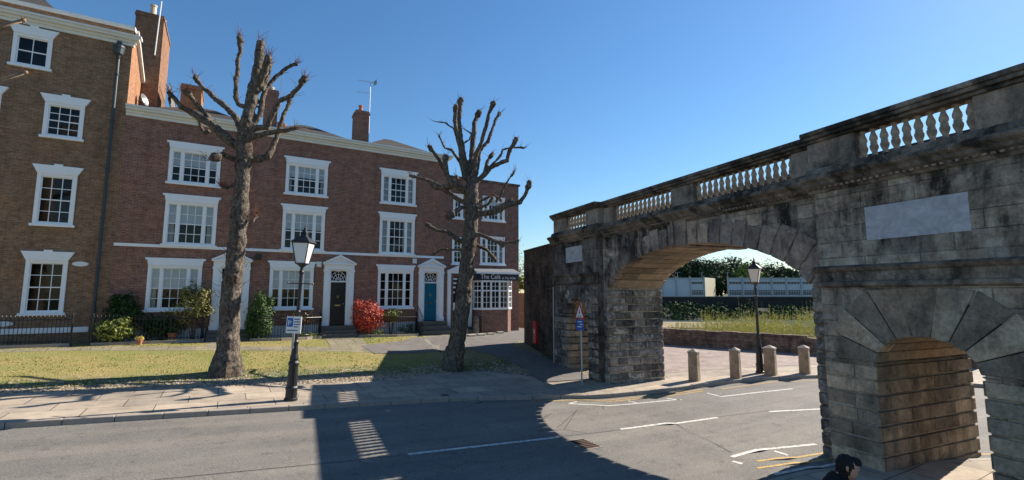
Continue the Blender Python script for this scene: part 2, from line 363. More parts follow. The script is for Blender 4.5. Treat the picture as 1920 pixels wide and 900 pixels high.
def leafm(name,a,b,c,sc=5,rough=.5,spec=.3):
    t=NT(name); n=t.noise(sc,4,.8); col=t.ramp(n,[(.3,a),(.5,b),(.7,c)]); m=t.fin(col,rough,spec)
    t.b.inputs['Transmission Weight'].default_value=0
    return m
M['leaf_dark']=leafm('leaf_dark',(.012,.028,.008),(.03,.07,.014),(.06,.11,.022))
M['leaf_mid']=leafm('leaf_mid',(.018,.045,.010),(.045,.095,.018),(.10,.17,.035))
M['leaf_var']=leafm('leaf_variegated',(.05,.07,.015),(.18,.17,.05),(.42,.36,.14),9)
M['leaf_ivy']=leafm('leaf_ivy',(.05,.09,.015),(.17,.20,.04),(.38,.37,.10),9)
M['leaf_red']=leafm('leaf_red',(.20,.02,.015),(.55,.07,.04),(.75,.24,.12),7)
M['leaf_pink']=leafm('leaf_pink',(.08,.10,.02),(.22,.13,.06),(.50,.22,.17),9)
M['leaf_lime']=leafm('leaf_lime',(.07,.12,.015),(.16,.22,.03),(.28,.32,.05),2)
M['leaf_wood']=leafm('leaf_wood',(.018,.034,.016),(.035,.058,.024),(.065,.095,.032),.25,.8,.1)
M['leaf_bare']=leafm('bare_crown',(.10,.085,.07),(.16,.14,.11),(.22,.20,.15),.5,.9,.1)
M['reed']=leafm('reed',(.36,.33,.07),(.58,.53,.16),(.72,.66,.30),1.5,.8,.1)
M['cobble']=stone('cobble_stone',(.20,.17,.13),(.13,.11,.088),(.05,.045,.035),ash=0,crust=(.6,.8),patch=0,seed=21)
M['tuft']=leafm('tuft',(.10,.11,.025),(.27,.24,.07),(.42,.36,.14),1.2,.8,.1)
def river():
    t=NT('water'); n=t.noise(.5,4,.6,t.comb(*[t.xyz()[i] for i in (0,1)])); t.bump(n,.12,.05); return t.fin((.012,.03,.034),.3,.25)
M['water']=river()
M['sand']=plain('river_sand',(.24,.19,.11),.9,.15,var=.35,vs=.15)
M['bankgreen']=plain('bank_ground',(.045,.045,.020),.95,.1,var=.6,vs=.25,bs=.6)
M['landgreen']=plain('land',(.05,.07,.03),.95,.1,var=.5,vs=.02)
M['embank']=plain('embankment_stone',(.045,.042,.04),.9,.1,var=.4,vs=.3)
M['clad']=plain('pale_cladding',(.50,.54,.58),.5,.3,var=.06,vs=.3)
M['cladsunlit']=plain('cream_sunlit_cladding',(.60,.56,.42),.7,.2,var=.1,vs=.4)  # sunlit end face: the sun's warm tint is put into the colour
M['cladpost']=plain('cladding_post',(.40,.42,.44),.5,.3,var=.05)
M['winfar']=plain('office_window',(.05,.06,.07),.15,.5,var=.4,vs=.9)
M['roadpaint']=(lambda t:(t.fin(t.mix(t.ramp(t.noise(14,5,.8),[(.38,1),(.50,0)]),(.62,.61,.57),(.17,.165,.155)),.75,.2)))(NT('road_paint_white'))
M['yellowpaint']=(lambda t:(t.fin(t.mix(t.ramp(t.noise(12,5,.8),[(.38,1),(.50,0)]),(.50,.33,.10),(.20,.165,.12)),.8,.2)))(NT('road_paint_yellow'))
M['tar']=plain('tar_seam',(.022,.022,.023),.7,.3,var=.3)
M['skin']=plain('skin',(.50,.28,.19),.5,.35,var=.05,vs=10)
M['hair']=plain('hair',(.012,.010,.009),.55,.3,var=.4,vs=30,bs=.6)
M['jacket']=plain('jacket_black',(.010,.010,.012),.75,.2,var=.3,vs=8,bs=.3)
M['jeans']=plain('jeans_dark',(.018,.022,.035),.85,.15,var=.3,vs=10)
M['shoe']=plain('shoe',(.02,.02,.02),.5,.3)
# ================================================================== SETTING
def struct(o): o['kind']='structure'; return o
# large land sheet, with a channel left for the river
def FW(r,D,z): return (fh.x*D+rt.x*r, fh.y*D+rt.y*r, z)
def land():
    m=MB()
    m.quad((-1500,-1500,-4.5),(1500,-1500,-4.5),(1500,1800,-4.5),(-1500,1800,-4.5))
    return struct(m.build('ground',M['landgreen']))
land()
def grid(name,mat,x0,x1,nx,yf0,yf1,ny,zf,dz=0):
    m=MB(); vs=[]; fs=[]
    for i in range(nx+1):
        x=x0+(x1-x0)*i/nx
        for j in range(ny+1):
            a,b=yf0(x),yf1(x); y=a+(b-a)*j/ny; vs.append((x,y,zf(x,y)+dz))
    for i in range(nx):
        for j in range(ny): a=i*(ny+1)+j; fs.append((a,a+ny+1,a+ny+2,a+1))
    m.add(vs,fs); return struct(m.build(name,mat,smooth=True))
grid('road',M['asphalt'],-45,31,152,lambda x:-14,lambda x:16,4,lambda x,y:road_z(x))
grid('pavement',M['slabs'],-45,12.6,180,lambda x:kn(x)+.13,lambda x:ke(x)+.05,6,gz)
grid('verge',M['verge'],-45,14.0,236,lambda x:ke(x)-.0,lambda x:30,56,gz,.004)
grid('terrace_ground',M['tarmac_path'],14.0,17.5,8,lambda x:16,lambda x:40,20,lambda x,y: gz(13.9,y)+.003)
def flatpoly(name,mat,pts,z):
    m=MB(); m.poly([(x,y,z) for x,y in pts]); return struct(m.build(name,mat))
nk=[(x,y+.13) for x,y in KP if 12.6<=x<26]
flatpoly('paving',M['slabs'],[(12.6,kn(12.6)+.13)]+nk+[(29.5,8),(28.6,14.6),(25.5,22.6),(22,30),(14,30),(14,17),(12.6,17)],-.11)
flatpoly('setts_paving',M['setts'],[(13.2,14.9),(16.5,14.5),(21,13.6),(28.5,11.3),(28.5,14.7),(25.4,22.5),(22,29),(14.4,29),(14.2,18)],-.102)
m=MB()
SK=[(-45,5.3),(8.2,5.35),(9.6,5.3),(11.6,4.75),(14.2,3.6),(17,1.4),(20,-3),(23,-9)]
vs=[];fs=[]
for i,(x,y) in enumerate(SK): vs+= [(x,y-.13,road_z(x)+.125),(x-(0 if x<12 else 0),-14,road_z(x)+.125)]
for i in range(len(SK)-1): fs.append((2*i,2*i+1,2*i+3,2*i+2))
m.add(vs,fs); struct(m.build('near_pavement',M['slabs']))
def kerbs(name,pts,side,parent=None):
    m=MB(); P=[]; 
    for a,b in zip(pts,pts[1:]):
        L=math.hypot(b[0]-a[0],b[1]-a[1]); n=max(1,int(L/.15))
        for i in range(n): t=i/n; P.append((a[0]+(b[0]-a[0])*t,a[1]+(b[1]-a[1])*t))
    P.append(pts[-1]); step=6
    for i in range(0,len(P)-step,step):
        a=Vector(P[i]); b=Vector(P[i+step]); d=(b-a).normalized(); nn=Vector((-d.y,d.x))*side; a=a+d*.006; b=b-d*.006
        j=random.uniform(-.004,.006); h=.132+j
        za,zb=road_z(a.x),road_z(b.x); q=[]
        for zz in (-.06,h):
            for p,z in ((a,za),(b,zb),(b+nn*.145,zb),(a+nn*.145,za)): q.append((p.x,p.y,z+zz))
        m.hexa(q if side>0 else [q[i] for i in (3,2,1,0,7,6,5,4)])
    return struct(m.build(name,M['kerbstone'],bevel=.015))
kerbs('kerb',[(-30,14.55)]+KP[1:-1],1)
kerbs('near_kerb',[(-12,5.3)]+SK[1:-1],-1)
# path sheets on the terrace
def strip(name,mat,pts,zf,dz,seg=.4,parent=None):
    m=MB(); P=[]
    for a,b in zip(pts,pts[1:]):
        L=math.hypot(b[0]-a[0],b[1]-a[1]); n=max(1,int(L/seg))
        for i in range(n): t=i/n; P.append([a[k]+(b[k]-a[k])*t for k in range(3)])
    P.append(list(pts[-1])); vs=[];fs=[]; nw=5 if pts[0][2]>.5 else 1
    for i,p in enumerate(P):
        q=P[min(i+1,len(P)-1)]; r=P[max(0,i-1)]; d=Vector((q[0]-r[0],q[1]-r[1])).normalized(); nn=Vector((-d.y,d.x))
        for k in range(nw+1):
            s=(k/nw*2-1)*p[2]/2; x=p[0]+nn.x*s; y=p[1]+nn.y*s; vs.append((x,y,zf(x,y)+dz))
    for i in range(len(P)-1):
        for k in range(nw): a=i*(nw+1)+k; fs.append((a,a+nw+1,a+nw+2,a+1))
    m.add(vs,fs); o=m.build(name,mat,parent); o['kind']='structure'; return o
strip('path',M['flag'],[(-14,24.2,.9),(-5,23.9,.85),(0,22.95,.8),(5,22.0,.9),(6.6,21.8,1.5)],gz,.010)
strip('door_path',M['flag'],[(-.25,23.2,.75),(-.1,24.9,.8)],gz,.014)
strip('door_path',M['flag'],[(5.0,22.2,1.7),(5.05,25.2,1.6)],gz,.016)
strip('door_path',M['flag'],[(10.0,22.6,1.6),(10.0,25.2,1.6)],gz,.018)
strip('alley_path',M['tarmac_path'],[(5.6,21.85,1.5),(8,22.3,2.2),(10,23.1,3.0),(11.6,23.0,3.9),(13.0,23.6,3.0),(14.6,25.6,2.4),(15.6,28,2.0)],gz,.021)
strip('alley_path',M['tarmac_path'],[(11.4,23.2,2.6),(12.0,20,2.0),(12.0,17.2,1.8),(11.6,15.0,2.2)],gz,.025)
# ------------------------------------------------------------------ road markings
def mark(name,mat,px,wd,dz=.005):
    P=[rp(*p) for p in px]; return strip(name,mat,[(p.x,p.y,wd) for p in P],lambda x,y:road_z(x),dz,.3)
for px in ([(765,852),(1047,820)],[(1163,805),(1346,783)],[(1442,772),(1540,767)]): mark('centre_line',M['roadpaint'],px,.11)
P0=[(-1.5,9.72),(-4.0,9.8)]; strip('centre_line',M['roadpaint'],[(-1.9,9.8,.11),(-5.8,9.9,.11)],lambda x,y:road_z(x),.005,.3)
def along(name,mat,off,x0,x1,wd):
    pts=[]; x=x0
    while x<=x1: pts.append((x,kn(x)-off,wd)); x+=.35
    return strip(name,mat,pts,lambda a,b:road_z(a),.006,.3)
along('yellow_line',M['yellowpaint'],.28,8.7,15.6,.075); along('yellow_line',M['yellowpaint'],.50,10.9,15.4,.075)
strip('yellow_line',M['yellowpaint'],[(16.0,11.55,.07),(19,11.35,.07),(21.2,10.5,.07)],lambda a,b:road_z(a),.006,.3)
mark('bay_line',M['roadpaint'],[(1066,757),(1120,760),(1180,758),(1274,749)],.09)
mark('bay_line',M['roadpaint'],[(1066,757),(1082,753)],.07); mark('bay_line',M['roadpaint'],[(1250,747),(1278,750)],.08); mark('bay_line',M['roadpaint'],[(1178,752),(1196,756)],.07)
mark('bay_line',M['roadpaint'],[(1326,737),(1352,744),(1420,736),(1486,729)],.09)
mark('bay_line',M['roadpaint'],[(1372,857),(1400,849),(1440,842),(1530,833)],.10); mark('bay_line',M['roadpaint'],[(1452,846),(1478,854)],.09); mark('bay_line',M['roadpaint'],[(1374,865),(1392,870)],.10)
mark('yellow_line',M['yellowpaint'],[(1420,865),(1470,858),(1560,847)],.075); mark('yellow_line',M['yellowpaint'],[(1420,878),(1470,871),(1570,857)],.075); mark('bay_line',M['roadpaint'],[(1450,890),(1500,880),(1580,867)],.09)
strip('yellow_line',M['yellowpaint'],[(13.3,4.45,.07),(15.2,3.3,.07)],lambda a,b:road_z(a),.006,.3)
strip('yellow_line',M['yellowpaint'],[(13.5,4.68,.07),(15.4,3.5,.07)],lambda a,b:road_z(a),.006,.3)
for px in ([(1012,792),(1034,775)],[(1046,802),(1083,768)],[(1058,805),(1081,770)],[(1016,786),(1026,778)],[(1268,795),(1300,812),(1326,824),(1372,849)],[(-20,935),(300,899),(640,866),(765,853)],[(1048,819),(1163,806)],[(1346,782),(1442,770)],[(1100,812),(1060,806),(1010,808)]): mark('tar_seam',M['tar'],px,.016,.007)
# loose cobbles showing at the foot of the bank, and tufts in the moss
m=MB(True); rnd=random.Random(77)
for i in range(2600):
    x=rnd.uniform(-9.5,12.2); e=ke(x); y=e+abs(rnd.gauss(0,.55))+.02
    if x>8.5: y=e+rnd.uniform(0,3.0)
    z=gz(x,y)+.004; rr=rnd.uniform(.03,.062); m.ball((x,y,z-rr*.15),rr,6,(rnd.uniform(.9,1.5),rnd.uniform(.8,1.2),rnd.uniform(.35,.6)))
o=m.build('cobbles',M['cobble'],smooth=True); tag(o,'loose rounded cobbles along the back edge of the pavement','cobbles',kind='stuff')
m=MB()
for i in range(9000):
    x=rnd.uniform(-10.5,12.5); y=rnd.uniform(ke(x)+.3,24.4)
    f=noise.noise(Vector((x*.7,y*.7,0)))
    if f<rnd.uniform(-.45,.35): continue
    if abs(y-(22.95 if x<3 else 22.2))<.55 and x<7: continue
    z=gz(x,y); h=rnd.uniform(.015,.05)*(1.7 if 18.2<y<19.6 else 1)
    for k in range(3):
        a=rnd.random()*6.28; d=Vector((math.cos(a),math.sin(a),0))*.012; t=Vector((rnd.uniform(-.03,.03),rnd.uniform(-.03,.03),h)); p=Vector((x,y,z))+Vector((rnd.uniform(-.03,.03),rnd.uniform(-.03,.03),0)); m.add([p-d,p+d,p+t],[(0,1,2)])
o=m.build('grass_tufts',M['tuft']); tag(o,'short mossy grass tufts on the sloping bank','grass',kind='stuff')
# ================================================================== HOUSES
YF=26.1
def facade(m,x0,x1,z0,z1,y,holes,rev=.14):
    xs=sorted(set([x0,x1]+[h[0] for h in holes]+[h[1] for h in holes])); zs=sorted(set([z0,z1]+[h[2] for h in holes]+[h[3] for h in holes]))
    for a,b in zip(xs,xs[1:]):
        for c,d in zip(zs,zs[1:]):
            cx,cz=(a+b)/2,(c+d)/2
            if any(h[0]<cx<h[1] and h[2]<cz<h[3] for h in holes): continue
            m.quad((a,y,c),(b,y,c),(b,y,d),(a,y,d))
    for a,b,c,d in holes:
        m.quad((a,y,c),(a,y+rev,c),(a,y+rev,d),(a,y,d)); m.quad((b,y+rev,c),(b,y,c),(b,y,d),(b,y+rev,d))
        m.quad((a,y,d),(a,y+rev,d),(b,y+rev,d),(b,y,d)); m.quad((a,y+rev,c),(a,y,c),(b,y,c),(b,y+rev,c))
WK={}
def make_window(key,w,h,layout,rows,parent,lintel=.33,splay=.11,keyst=False,blind=0,curt=True,meet=True,mat='white'):
    """origin at bottom centre of the frame on the wall plane; +y goes into the wall"""
    m=MB(); fwd=.13; hw=w/2
    m.box(-hw,-hw+fwd,-.05,.06,0,h); m.box(hw-fwd,hw,-.05,.06,0,h); m.box(-hw+fwd,hw-fwd,-.048,.06,h-.11,h)
    m.box(-hw-.07,hw+.07,-.11,.05,-.10,.0); m.box(-hw+fwd,hw-fwd,-.03,.06,0,.05)
    if lintel:
        z0,z1=h,h+lintel
        if keyst: pl=[(-hw-.0,z0),(hw,z0),(hw+.18,z1-.02),(.13,z1-.02),(.13,z1+.05),(-.13,z1+.05),(-.13,z1-.02),(-hw-.18,z1-.02)]
        else: pl=[(-hw,z0),(hw,z0),(hw+splay*.35,z0+lintel*.72),(hw+splay,z0+lintel*.76),(hw+splay,z1),(-hw-splay,z1),(-hw-splay,z0+lintel*.76),(-hw-splay*.35,z0+lintel*.72)]
        m.prism(pl,'y',-.085,.01)
    wo=m.build('window',M[mat],parent,bevel=.006,org=(0,0,0)); ORG[wo.name]=Vector()
    s=MB(); x0,x1,z0,z1=-hw+fwd,hw-fwd,.05,h-.11; y0,y1=.02,.06
    # layout: list of (fraction,cols)
    mull=.10 if len(layout)>1 else 0
    tot=(x1-x0)-mull*(len(layout)-1); x=x0; zm=(z0+z1)/2
    for fi,(fr,cols) in enumerate(layout):
        a=x; b=x+tot*fr; x=b+mull
        if fi<len(layout)-1: s.box(b,b+mull,-.03,.06,z0,z1)
        s.box(a,a+.035,y0,y1,z0,z1); s.box(b-.035,b,y0,y1,z0,z1); s.box(a+.035,b-.035,y0,y1,z0,z0+.05); s.box(a+.035,b-.035,y0,y1,z1-.035,z1)
        if meet: s.box(a+.035,b-.035,y0-.01,y1,zm-.022,zm+.022)
        for c in range(1,cols): xx=a+(b-a)*c/cols; s.box(xx-.013,xx+.013,y0+.005,y1-.012,z0+.05,z1-.035)
        for r in range(1,rows):
            zz=z0+(z1-z0)*r/rows
            if meet and abs(zz-zm)<.06: continue
            s.box(a+.035,b-.035,y0+.006,y1-.013,zz-.013,zz+.013)
    so_=s.build('sash',M['white'],wo,org=(0,0,0))
    g=MB(); g.quad((x0,.045,z0),(x1,.045,z0),(x1,.045,z1),(x0,.045,z1)); g.build('pane',M['glass'],wo,org=(0,0,0))
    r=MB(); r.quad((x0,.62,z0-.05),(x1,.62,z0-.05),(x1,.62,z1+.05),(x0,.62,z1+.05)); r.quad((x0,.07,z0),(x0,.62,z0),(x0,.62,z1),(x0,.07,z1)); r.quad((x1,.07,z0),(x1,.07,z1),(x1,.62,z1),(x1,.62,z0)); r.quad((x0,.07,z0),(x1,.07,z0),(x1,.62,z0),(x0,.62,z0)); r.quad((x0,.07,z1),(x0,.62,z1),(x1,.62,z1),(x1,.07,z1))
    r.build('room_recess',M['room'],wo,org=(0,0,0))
    if blind:
        b=MB(); b.box(x0+.02,x1-.02,.085,.095,z1-(z1-z0)*blind,z1-.01); b.build('blind',M['blind'],wo,org=(0,0,0))
    if curt:
        for sd_ in (-1,1):
            c=MB(); n=14; cw=(x1-x0)*(.17 if curt is True else curt); vs=[];fs=[]
            for i in range(n+1):
                t=i/n; xx=(x0+.01+cw*t) if sd_<0 else (x1-.01-cw*t); yy=.16+.025*math.sin(i*1.9)
                vs+=[(xx,yy,z0+.02),(xx-(sd_*-.02)*t,yy,z1-.02)]
            for i in range(n): fs.append((2*i,2*i+2,2*i+3,2*i+1))
            c.add(vs,fs); c.build('curtain',M['curtain'],wo,org=(0,0,0))
    return wo
def place(wo,parent,x,y,z,first):
    root=ORG[parent.name]
    if first: o=wo
    else: o=copy_tree(wo,parent)
    o.parent=parent; o.location=(x-root[0],y-root[1],z-root[2]); return o
BIG=[(.21,1),(.58,3),(.21,1)]
def cornice(m,x0,x1,y,z0,z1,retl=0,retr=0):
    h=z1-z0
    for a,b,p in ((0,.30,.06),(.30,.55,.13),(.55,.80,.26),(.80,1,.33)):
        m.box(x0-retl*p,x1+retr*p,y-p,y+.1,z0+h*a,z0+h*b)
    return m
def hip(m,x0,x1,y0,y1,z0,z1,ins,ins1=None):
    ym=(y0+y1)/2; ins1=ins if ins1 is None else ins1
    v=[(x0,y0,z0),(x1,y0,z0),(x1,y1,z0),(x0,y1,z0),(x0+ins,ym,z1),(x1-ins1,ym,z1)]
    m.add(v,[(0,1,5,4),(1,2,5),(2,3,4,5),(3,0,4),(0,3,2,1)])
def chimney(parent,name,x0,x1,y0,y1,z0,z1,pots,mat):
    m=MB(); m.box(x0,x1,y0,y1,z0,z1-.22); m.box(x0-.04,x1+.04,y0-.04,y1+.04,z1-.22,z1-.12); m.box(x0-.01,x1+.01,y0-.01,y1+.01,z1-.12,z1)
    c=m.build(name,mat,parent)
    for (x,y,r,h,mt) in pots:
        p=MB(); p.lathe([(r*1.15,0),(r*1.15,.05),(r*.9,.07),(r*.82,h-.1),(r,h-.08),(r,h),(r*.7,h),(r*.7,h-.15)],(x,y,z1),12); p.build('chimney_pot',M[mt],c,smooth=False)
    return c
def doorcase(parent,xc,z0,leafmat,wd=1.5,knob=True,hide_left=False):
    """pedimented door surround; z0 = top of the steps"""
    y=YF; m=MB(); hw=wd/2; zt=4.66
    for s in (-1,1):
        a,b=sorted((xc+s*hw,xc+s*(hw-.27))); m.box(a,b,y-.12,y+.02,z0,zt-.24); m.box(a-.03,b+.03,y-.15,y+.02,z0,z0+.22); m.box(a-.03,b+.03,y-.15,y+.02,zt-.24,zt-.12)
    m.box(xc-hw,xc+hw,y-.13,y+.02,zt-.12,zt+.12); m.box(xc-hw-.08,xc+hw+.08,y-.22,y+.02,zt+.12,zt+.21)
    h=wd/2+.12; zb=zt+.21
    m.prism([(xc-h,zb),(xc-h+.16,zb),(xc,zb+.31),(xc+h-.16,zb),(xc+h,zb),(xc,zb+.44)],'y',y-.26,y+.02)
    m.prism([(xc-h+.16,zb),(xc+h-.16,zb),(xc,zb+.31)],'y',y-.12,y+.015)
    # jamb liners and transom
    iw=hw-.27; m.box(xc-iw,xc-iw+.09,y-.02,y+.22,z0,zt-.12); m.box(xc+iw-.09,xc+iw,y-.02,y+.22,z0,zt-.12); m.box(xc-iw,xc+iw,y+.0,y+.22,zt-.2,zt-.12); m.box(xc-iw+.09,xc+iw-.09,y+.06,y+.2,3.88,3.95)
    dc=m.build('door_surround',M['white'],parent,bevel=.008)
    lw=iw-.09
    d=MB(); zl=z0+.03; zh=3.88
    d.box(xc-lw,xc+lw,y+.12,y+.17,zl,zh)
    for (a,b,c,e) in ((-.85,-.12,.06,.26),(.12,.85,.06,.26),(-.85,-.12,.34,.60),(.12,.85,.34,.60),(-.85,-.12,.68,.94),(.12,.85,.68,.94)):
        X0,X1,Z0,Z1=xc+a*lw,xc+b*lw,zl+(zh-zl)*c,zl+(zh-zl)*e
        d.box(X0,X1,y+.10,y+.13,Z0,Z0+.02); d.box(X0,X1,y+.10,y+.13,Z1-.02,Z1); d.box(X0,X0+.02,y+.10,y+.13,Z0,Z1); d.box(X1-.02,X1,y+.10,y+.13,Z0,Z1)
    do=d.build('door',leafmat,parent)
    k=MB(); k.box(xc-.13,xc+.13,y+.095,y+.12,z0+1.0,z0+1.07); k.build('letter_plate',M['brass'],do)
    k=MB(); k.ball((xc+lw-.1,y+.08,z0+1.12),.035); k.build('door_knob',M['brass'],do,smooth=True)
    k=MB(); k.tube([(xc-.04,y+.09,z0+1.55),(xc-.04,y+.07,z0+1.45),(xc,y+.06,z0+1.41),(xc+.04,y+.07,z0+1.45),(xc+.04,y+.09,z0+1.55)],.012,6); k.build('door_knocker',M['brass'],do)
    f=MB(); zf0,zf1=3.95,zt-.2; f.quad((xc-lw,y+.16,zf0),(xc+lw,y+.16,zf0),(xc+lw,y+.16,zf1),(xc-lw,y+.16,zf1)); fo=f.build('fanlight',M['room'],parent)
    f=MB(); H=(zf1-zf0)
    for i in range(7):
        a=math.pi*i/6; f.tube([(xc+.07*math.cos(a),y+.14,zf0+.07*math.sin(a)),(xc+lw*.98*math.cos(a),y+.14,zf0+H*.95*math.sin(a))],.014,5)
    for rr in (.35,.68,.98):
        f.tube([(xc+lw*rr*math.cos(math.pi*i/12),y+.14,zf0+H*rr*math.sin(math.pi*i/12)) for i in range(13)],.013,5)
    f.build('fanlight_tracery',M['white'],fo)
def steps(parent,xc,wd,z0,z1,n=3,depth=.30):
    m=MB(); hgt=(z1-z0)/n
    for i in range(n): m.box(xc-wd/2+.001*i,xc+wd/2-.001*i,YF-.12-depth*(n-i),YF+.02-.001*i,z0+hgt*i-(.3 if i==0 else 0),z0+hgt*(i+1))
    return m.build('steps',M['stone_step'],parent,bevel=.02)
M['stone_step']=plain('step_stone',(.15,.135,.115),.85,.2,var=.35,vs=3,bs=.2)
wins_first={}
def house(idx,x0,x1,cols,label,door_x,door_mat,swd,dz0,cur,bl):
    t=thing('terraced_house',label,'house',((x0+x1)/2,YF,1.0),group='terraced red brick houses')
    holes=[]
    for (wx,wz,wh) in cols: holes.append((wx-.90,wx+.90,wz+.03,wz+wh-.05))
    if door_x is not None: holes.append((door_x-.5,door_x+.5,dz0,4.55))
    m=MB(); facade(m,x0,x1,.4,11.15,YF,holes)
    m.quad((x0,YF,.4),(x0,34,.4),(x0,34,11.15),(x0,YF,11.15)); m.quad((x1,34,.4),(x1,YF,.4),(x1,YF,11.15),(x1,34,11.15)); m.quad((x1,34,.4),(x1,34,11.15),(x0,34,11.15),(x0,34,.4))
    m.build('wall',M['brick_main'],t)
    b=MB()
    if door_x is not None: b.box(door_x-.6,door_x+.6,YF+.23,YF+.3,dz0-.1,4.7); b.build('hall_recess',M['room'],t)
    c=MB(); cornice(c,x0+.001,x1-.001,YF,11.12,11.56,retl=0,retr=1 if idx==3 else 0); c.build('cornice',M['cream'],t)
    c=MB()
    c.box(x0+.001,x1-.001-(.0 if idx<3 else .1),YF-.05,YF+.01,5.33,5.46); c.build('band_course',M['white'],t,bevel=.005)
    r=MB(); hip(r,x0,x1,YF+.05,34.1,11.5,13.35,2.25,2.2); r.build('roof',M['slate'],t)
    segs=[(x0,x1)] if door_x is None else [(x0,door_x-swd/2-.05),(door_x+swd/2+.05,x1)]
    for a,bb in segs: 
        if bb>a: p=MB(); p.box(a+.002,bb-.002,YF-.05,YF+.01,.5,1.72); p.build('plinth',M['plinth'],t)
    for i,(wx,wz,wh) in enumerate(cols):
        wo=make_window('w',2.0 if i>-1 else 1,wh,BIG,4,t,lintel=.34,splay=.12,blind=bl[i],curt=cur[i])
        place(wo,t,wx,YF,wz,True)
        if i>0:   # sill merges with band for first floor
            pass
    if door_x is not None:
        doorcase(t,door_x,dz0,door_mat)
        steps(t,door_x,swd,gz(door_x,25.4)-.02,dz0,3)
    return t
H1=house(1,-4.2,1.10,[(-1.96,2.58,1.95),(-1.53,5.50,1.95),(-1.53,8.34,1.56)],'red brick terraced house beside the taller brown house, its doorway behind the bigger pollard',.22,M['black_paint'],1.7,1.62,[.12,.14,0],[.52,.5,.45])
H2=house(2,1.10,6.12,[(2.83,2.56,2.0),(3.26,5.50,1.95),(3.30,8.36,1.56)],'middle red brick terraced house with the black front door',5.08,M['black_paint'],1.75,1.64,[.0,.0,.1],[.5,.45,.42])
H3=house(3,6.12,11.05,[(8.12,2.52,2.02),(8.13,5.50,1.97),(8.14,8.36,1.60)],'red brick terraced house with the teal front door, next to the café',10.2,M['teal'],1.75,1.72,[.0,.28,.25],[0,0,0])
# party chimneys, aerials
chimney(H3,'chimney',6.25,7.05,28.9,29.9,12.2,14.5,[(6.62,29.4,.14,.48,'terracotta')],M['brick_main'])
chimney(H2,'chimney',1.3,1.95,28.9,30.2,12.0,14.7,[(1.62,29.5,.15,.35,'pale_pot')],M['brick_main'])
chimney(H2,'low_chimney',1.95,2.5,29.0,30.0,12.0,12.65,[(2.1,29.3,.12,.35,'terracotta'),(2.35,29.3,.12,.3,'terracotta')],M['brick_orange'])
chimney(H1,'chimney',-2.55,-1.65,28.9,30.6,12.0,14.1,[],M['brick_orange'])
def aerial(parent,x,y,z0,z1,az,sc=1):
    m=MB(); m.tube([(x,y,z0),(x,y,z1)],.02,6); d=Vector((math.cos(az),math.sin(az),.18)).normalized(); n=Vector((-d.y,d.x,0)).normalized()
    c=Vector((x,y,z1-.03)); m.tube([c-d*.85*sc,c+d*.35*sc],.013,5)
    for i in range(9):
        q=c-d*(.8-.13*i)*sc; m.tube([q-n*.14,q+n*.14],.006,4)
    q=c+d*.33*sc; m.quad(q-n*.2+Vector((0,0,-.16)),q+n*.2+Vector((0,0,-.16)),q+n*.2+Vector((0,0,.16)),q-n*.2+Vector((0,0,.16)))
    c2=c-Vector((0,0,.75)); m.tube([c2-d*.9*sc,c2],.010,5)
    for i in range(4):
        q=c2-d*(.8-.2*i)*sc; m.tube([q-n*.3,q+n*.3],.006,4)
    return m.build('aerial',M['galv'],parent)
aerial(H3,7.12,29.2,13.2,16.6,.25); 
m=MB(); m.tube([(2.1,29.3,13.0),(2.1,29.3,15.9)],.015,5); m.build('aerial_pole',M['galv'],H2)
m=MB(); y0=29.6
m.tube([(-3.1,29.4,14.15),(-3.1,33.5,14.15)],.03,5); m.tube([(-3.1,29.4,13.3),(-3.1,33.5,13.3)],.03,5)
for i in range(28): m.tube([(-3.1,29.4+.15*i,13.3),(-3.1,29.4+.15*i,14.15)],.012,4)
m.build('roof_railing',M['black_iron'],H1)
def alarm(parent,x,z,w=.24,h=.28,mat='signwhite',name='alarm_box'):
    m=MB(); m.box(x-w/2,x+w/2,YF-.09,YF+.01,z,z+h); m.build(name,M[mat],parent,bevel=.02)
q=onY(598,496,YF); alarm(H2,q.x,q.z-.13); q=onY(777,490,YF); alarm(H3,q.x,q.z-.13)
q=onY(484,482,YF); m=MB(); m.box(q.x-.12,q.x+.12,YF-.28,YF+.01,q.z-.12,q.z+.12); m.build('wall_lamp',M['black_iron'],H2,bevel=.03)
# ---------------------------------------------------------------- tall brown house
TL=thing('townhouse','tall brown brick townhouse with a black drainpipe and white keystone lintels, left of the terrace','house',(-8.5,YF,1.1))
tc=[(-6.22,2.52,2.1,1.26),(-6.19,6.10,2.07,1.23),(-6.19,9.76,1.42,1.25),(-7.38,12.56,1.32,1.18),(-8.75,2.52,2.1,1.26),(-8.72,6.10,2.07,1.23),(-8.72,9.76,1.42,1.25),(-9.9,12.56,1.32,1.18),(-11.3,2.52,2.1,1.26),(-11.3,6.10,2.07,1.23),(-11.3,9.76,1.42,1.25)]
m=MB(); facade(m,-12.8,-4.2,.4,14.45,YF,[(x-w_/2+.1,x+w_/2-.1,z+.04,z+h_-.06) for x,z,h_,w_ in tc])
m.box(-12.8,-4.2,YF+.04,YF+.4,14.45,15.08)
m.quad((-4.2,YF,.4),(-4.2,YF,11.3),(-4.2,35,11.3),(-4.2,35,.4)); m.quad((-12.8,YF,.4),(-12.8,36,.4),(-12.8,36,14.45),(-12.8,YF,14.45))
m.build('wall',M['brick_tall'],TL)
m=MB(); m.add([(-4.2,YF+.002,11.2),(-4.2,29.3,11.2),(-4.2,29.3,13.6),(-4.2,YF+.4,15.25),(-4.2,YF+.002,15.08)],[(0,1,2,3,4)]); m.box(-4.6,-4.201,29.3,36,11.2,14.2)
m.build('gable_wall',M['brick_orange'],TL)  # sunlit gable: warm light put in by an oranger brick than the front
m=MB(); cornice(m,-12.8,-4.2,YF,14.30,14.74,retr=1); m.build('cornice',M['cream'],TL)
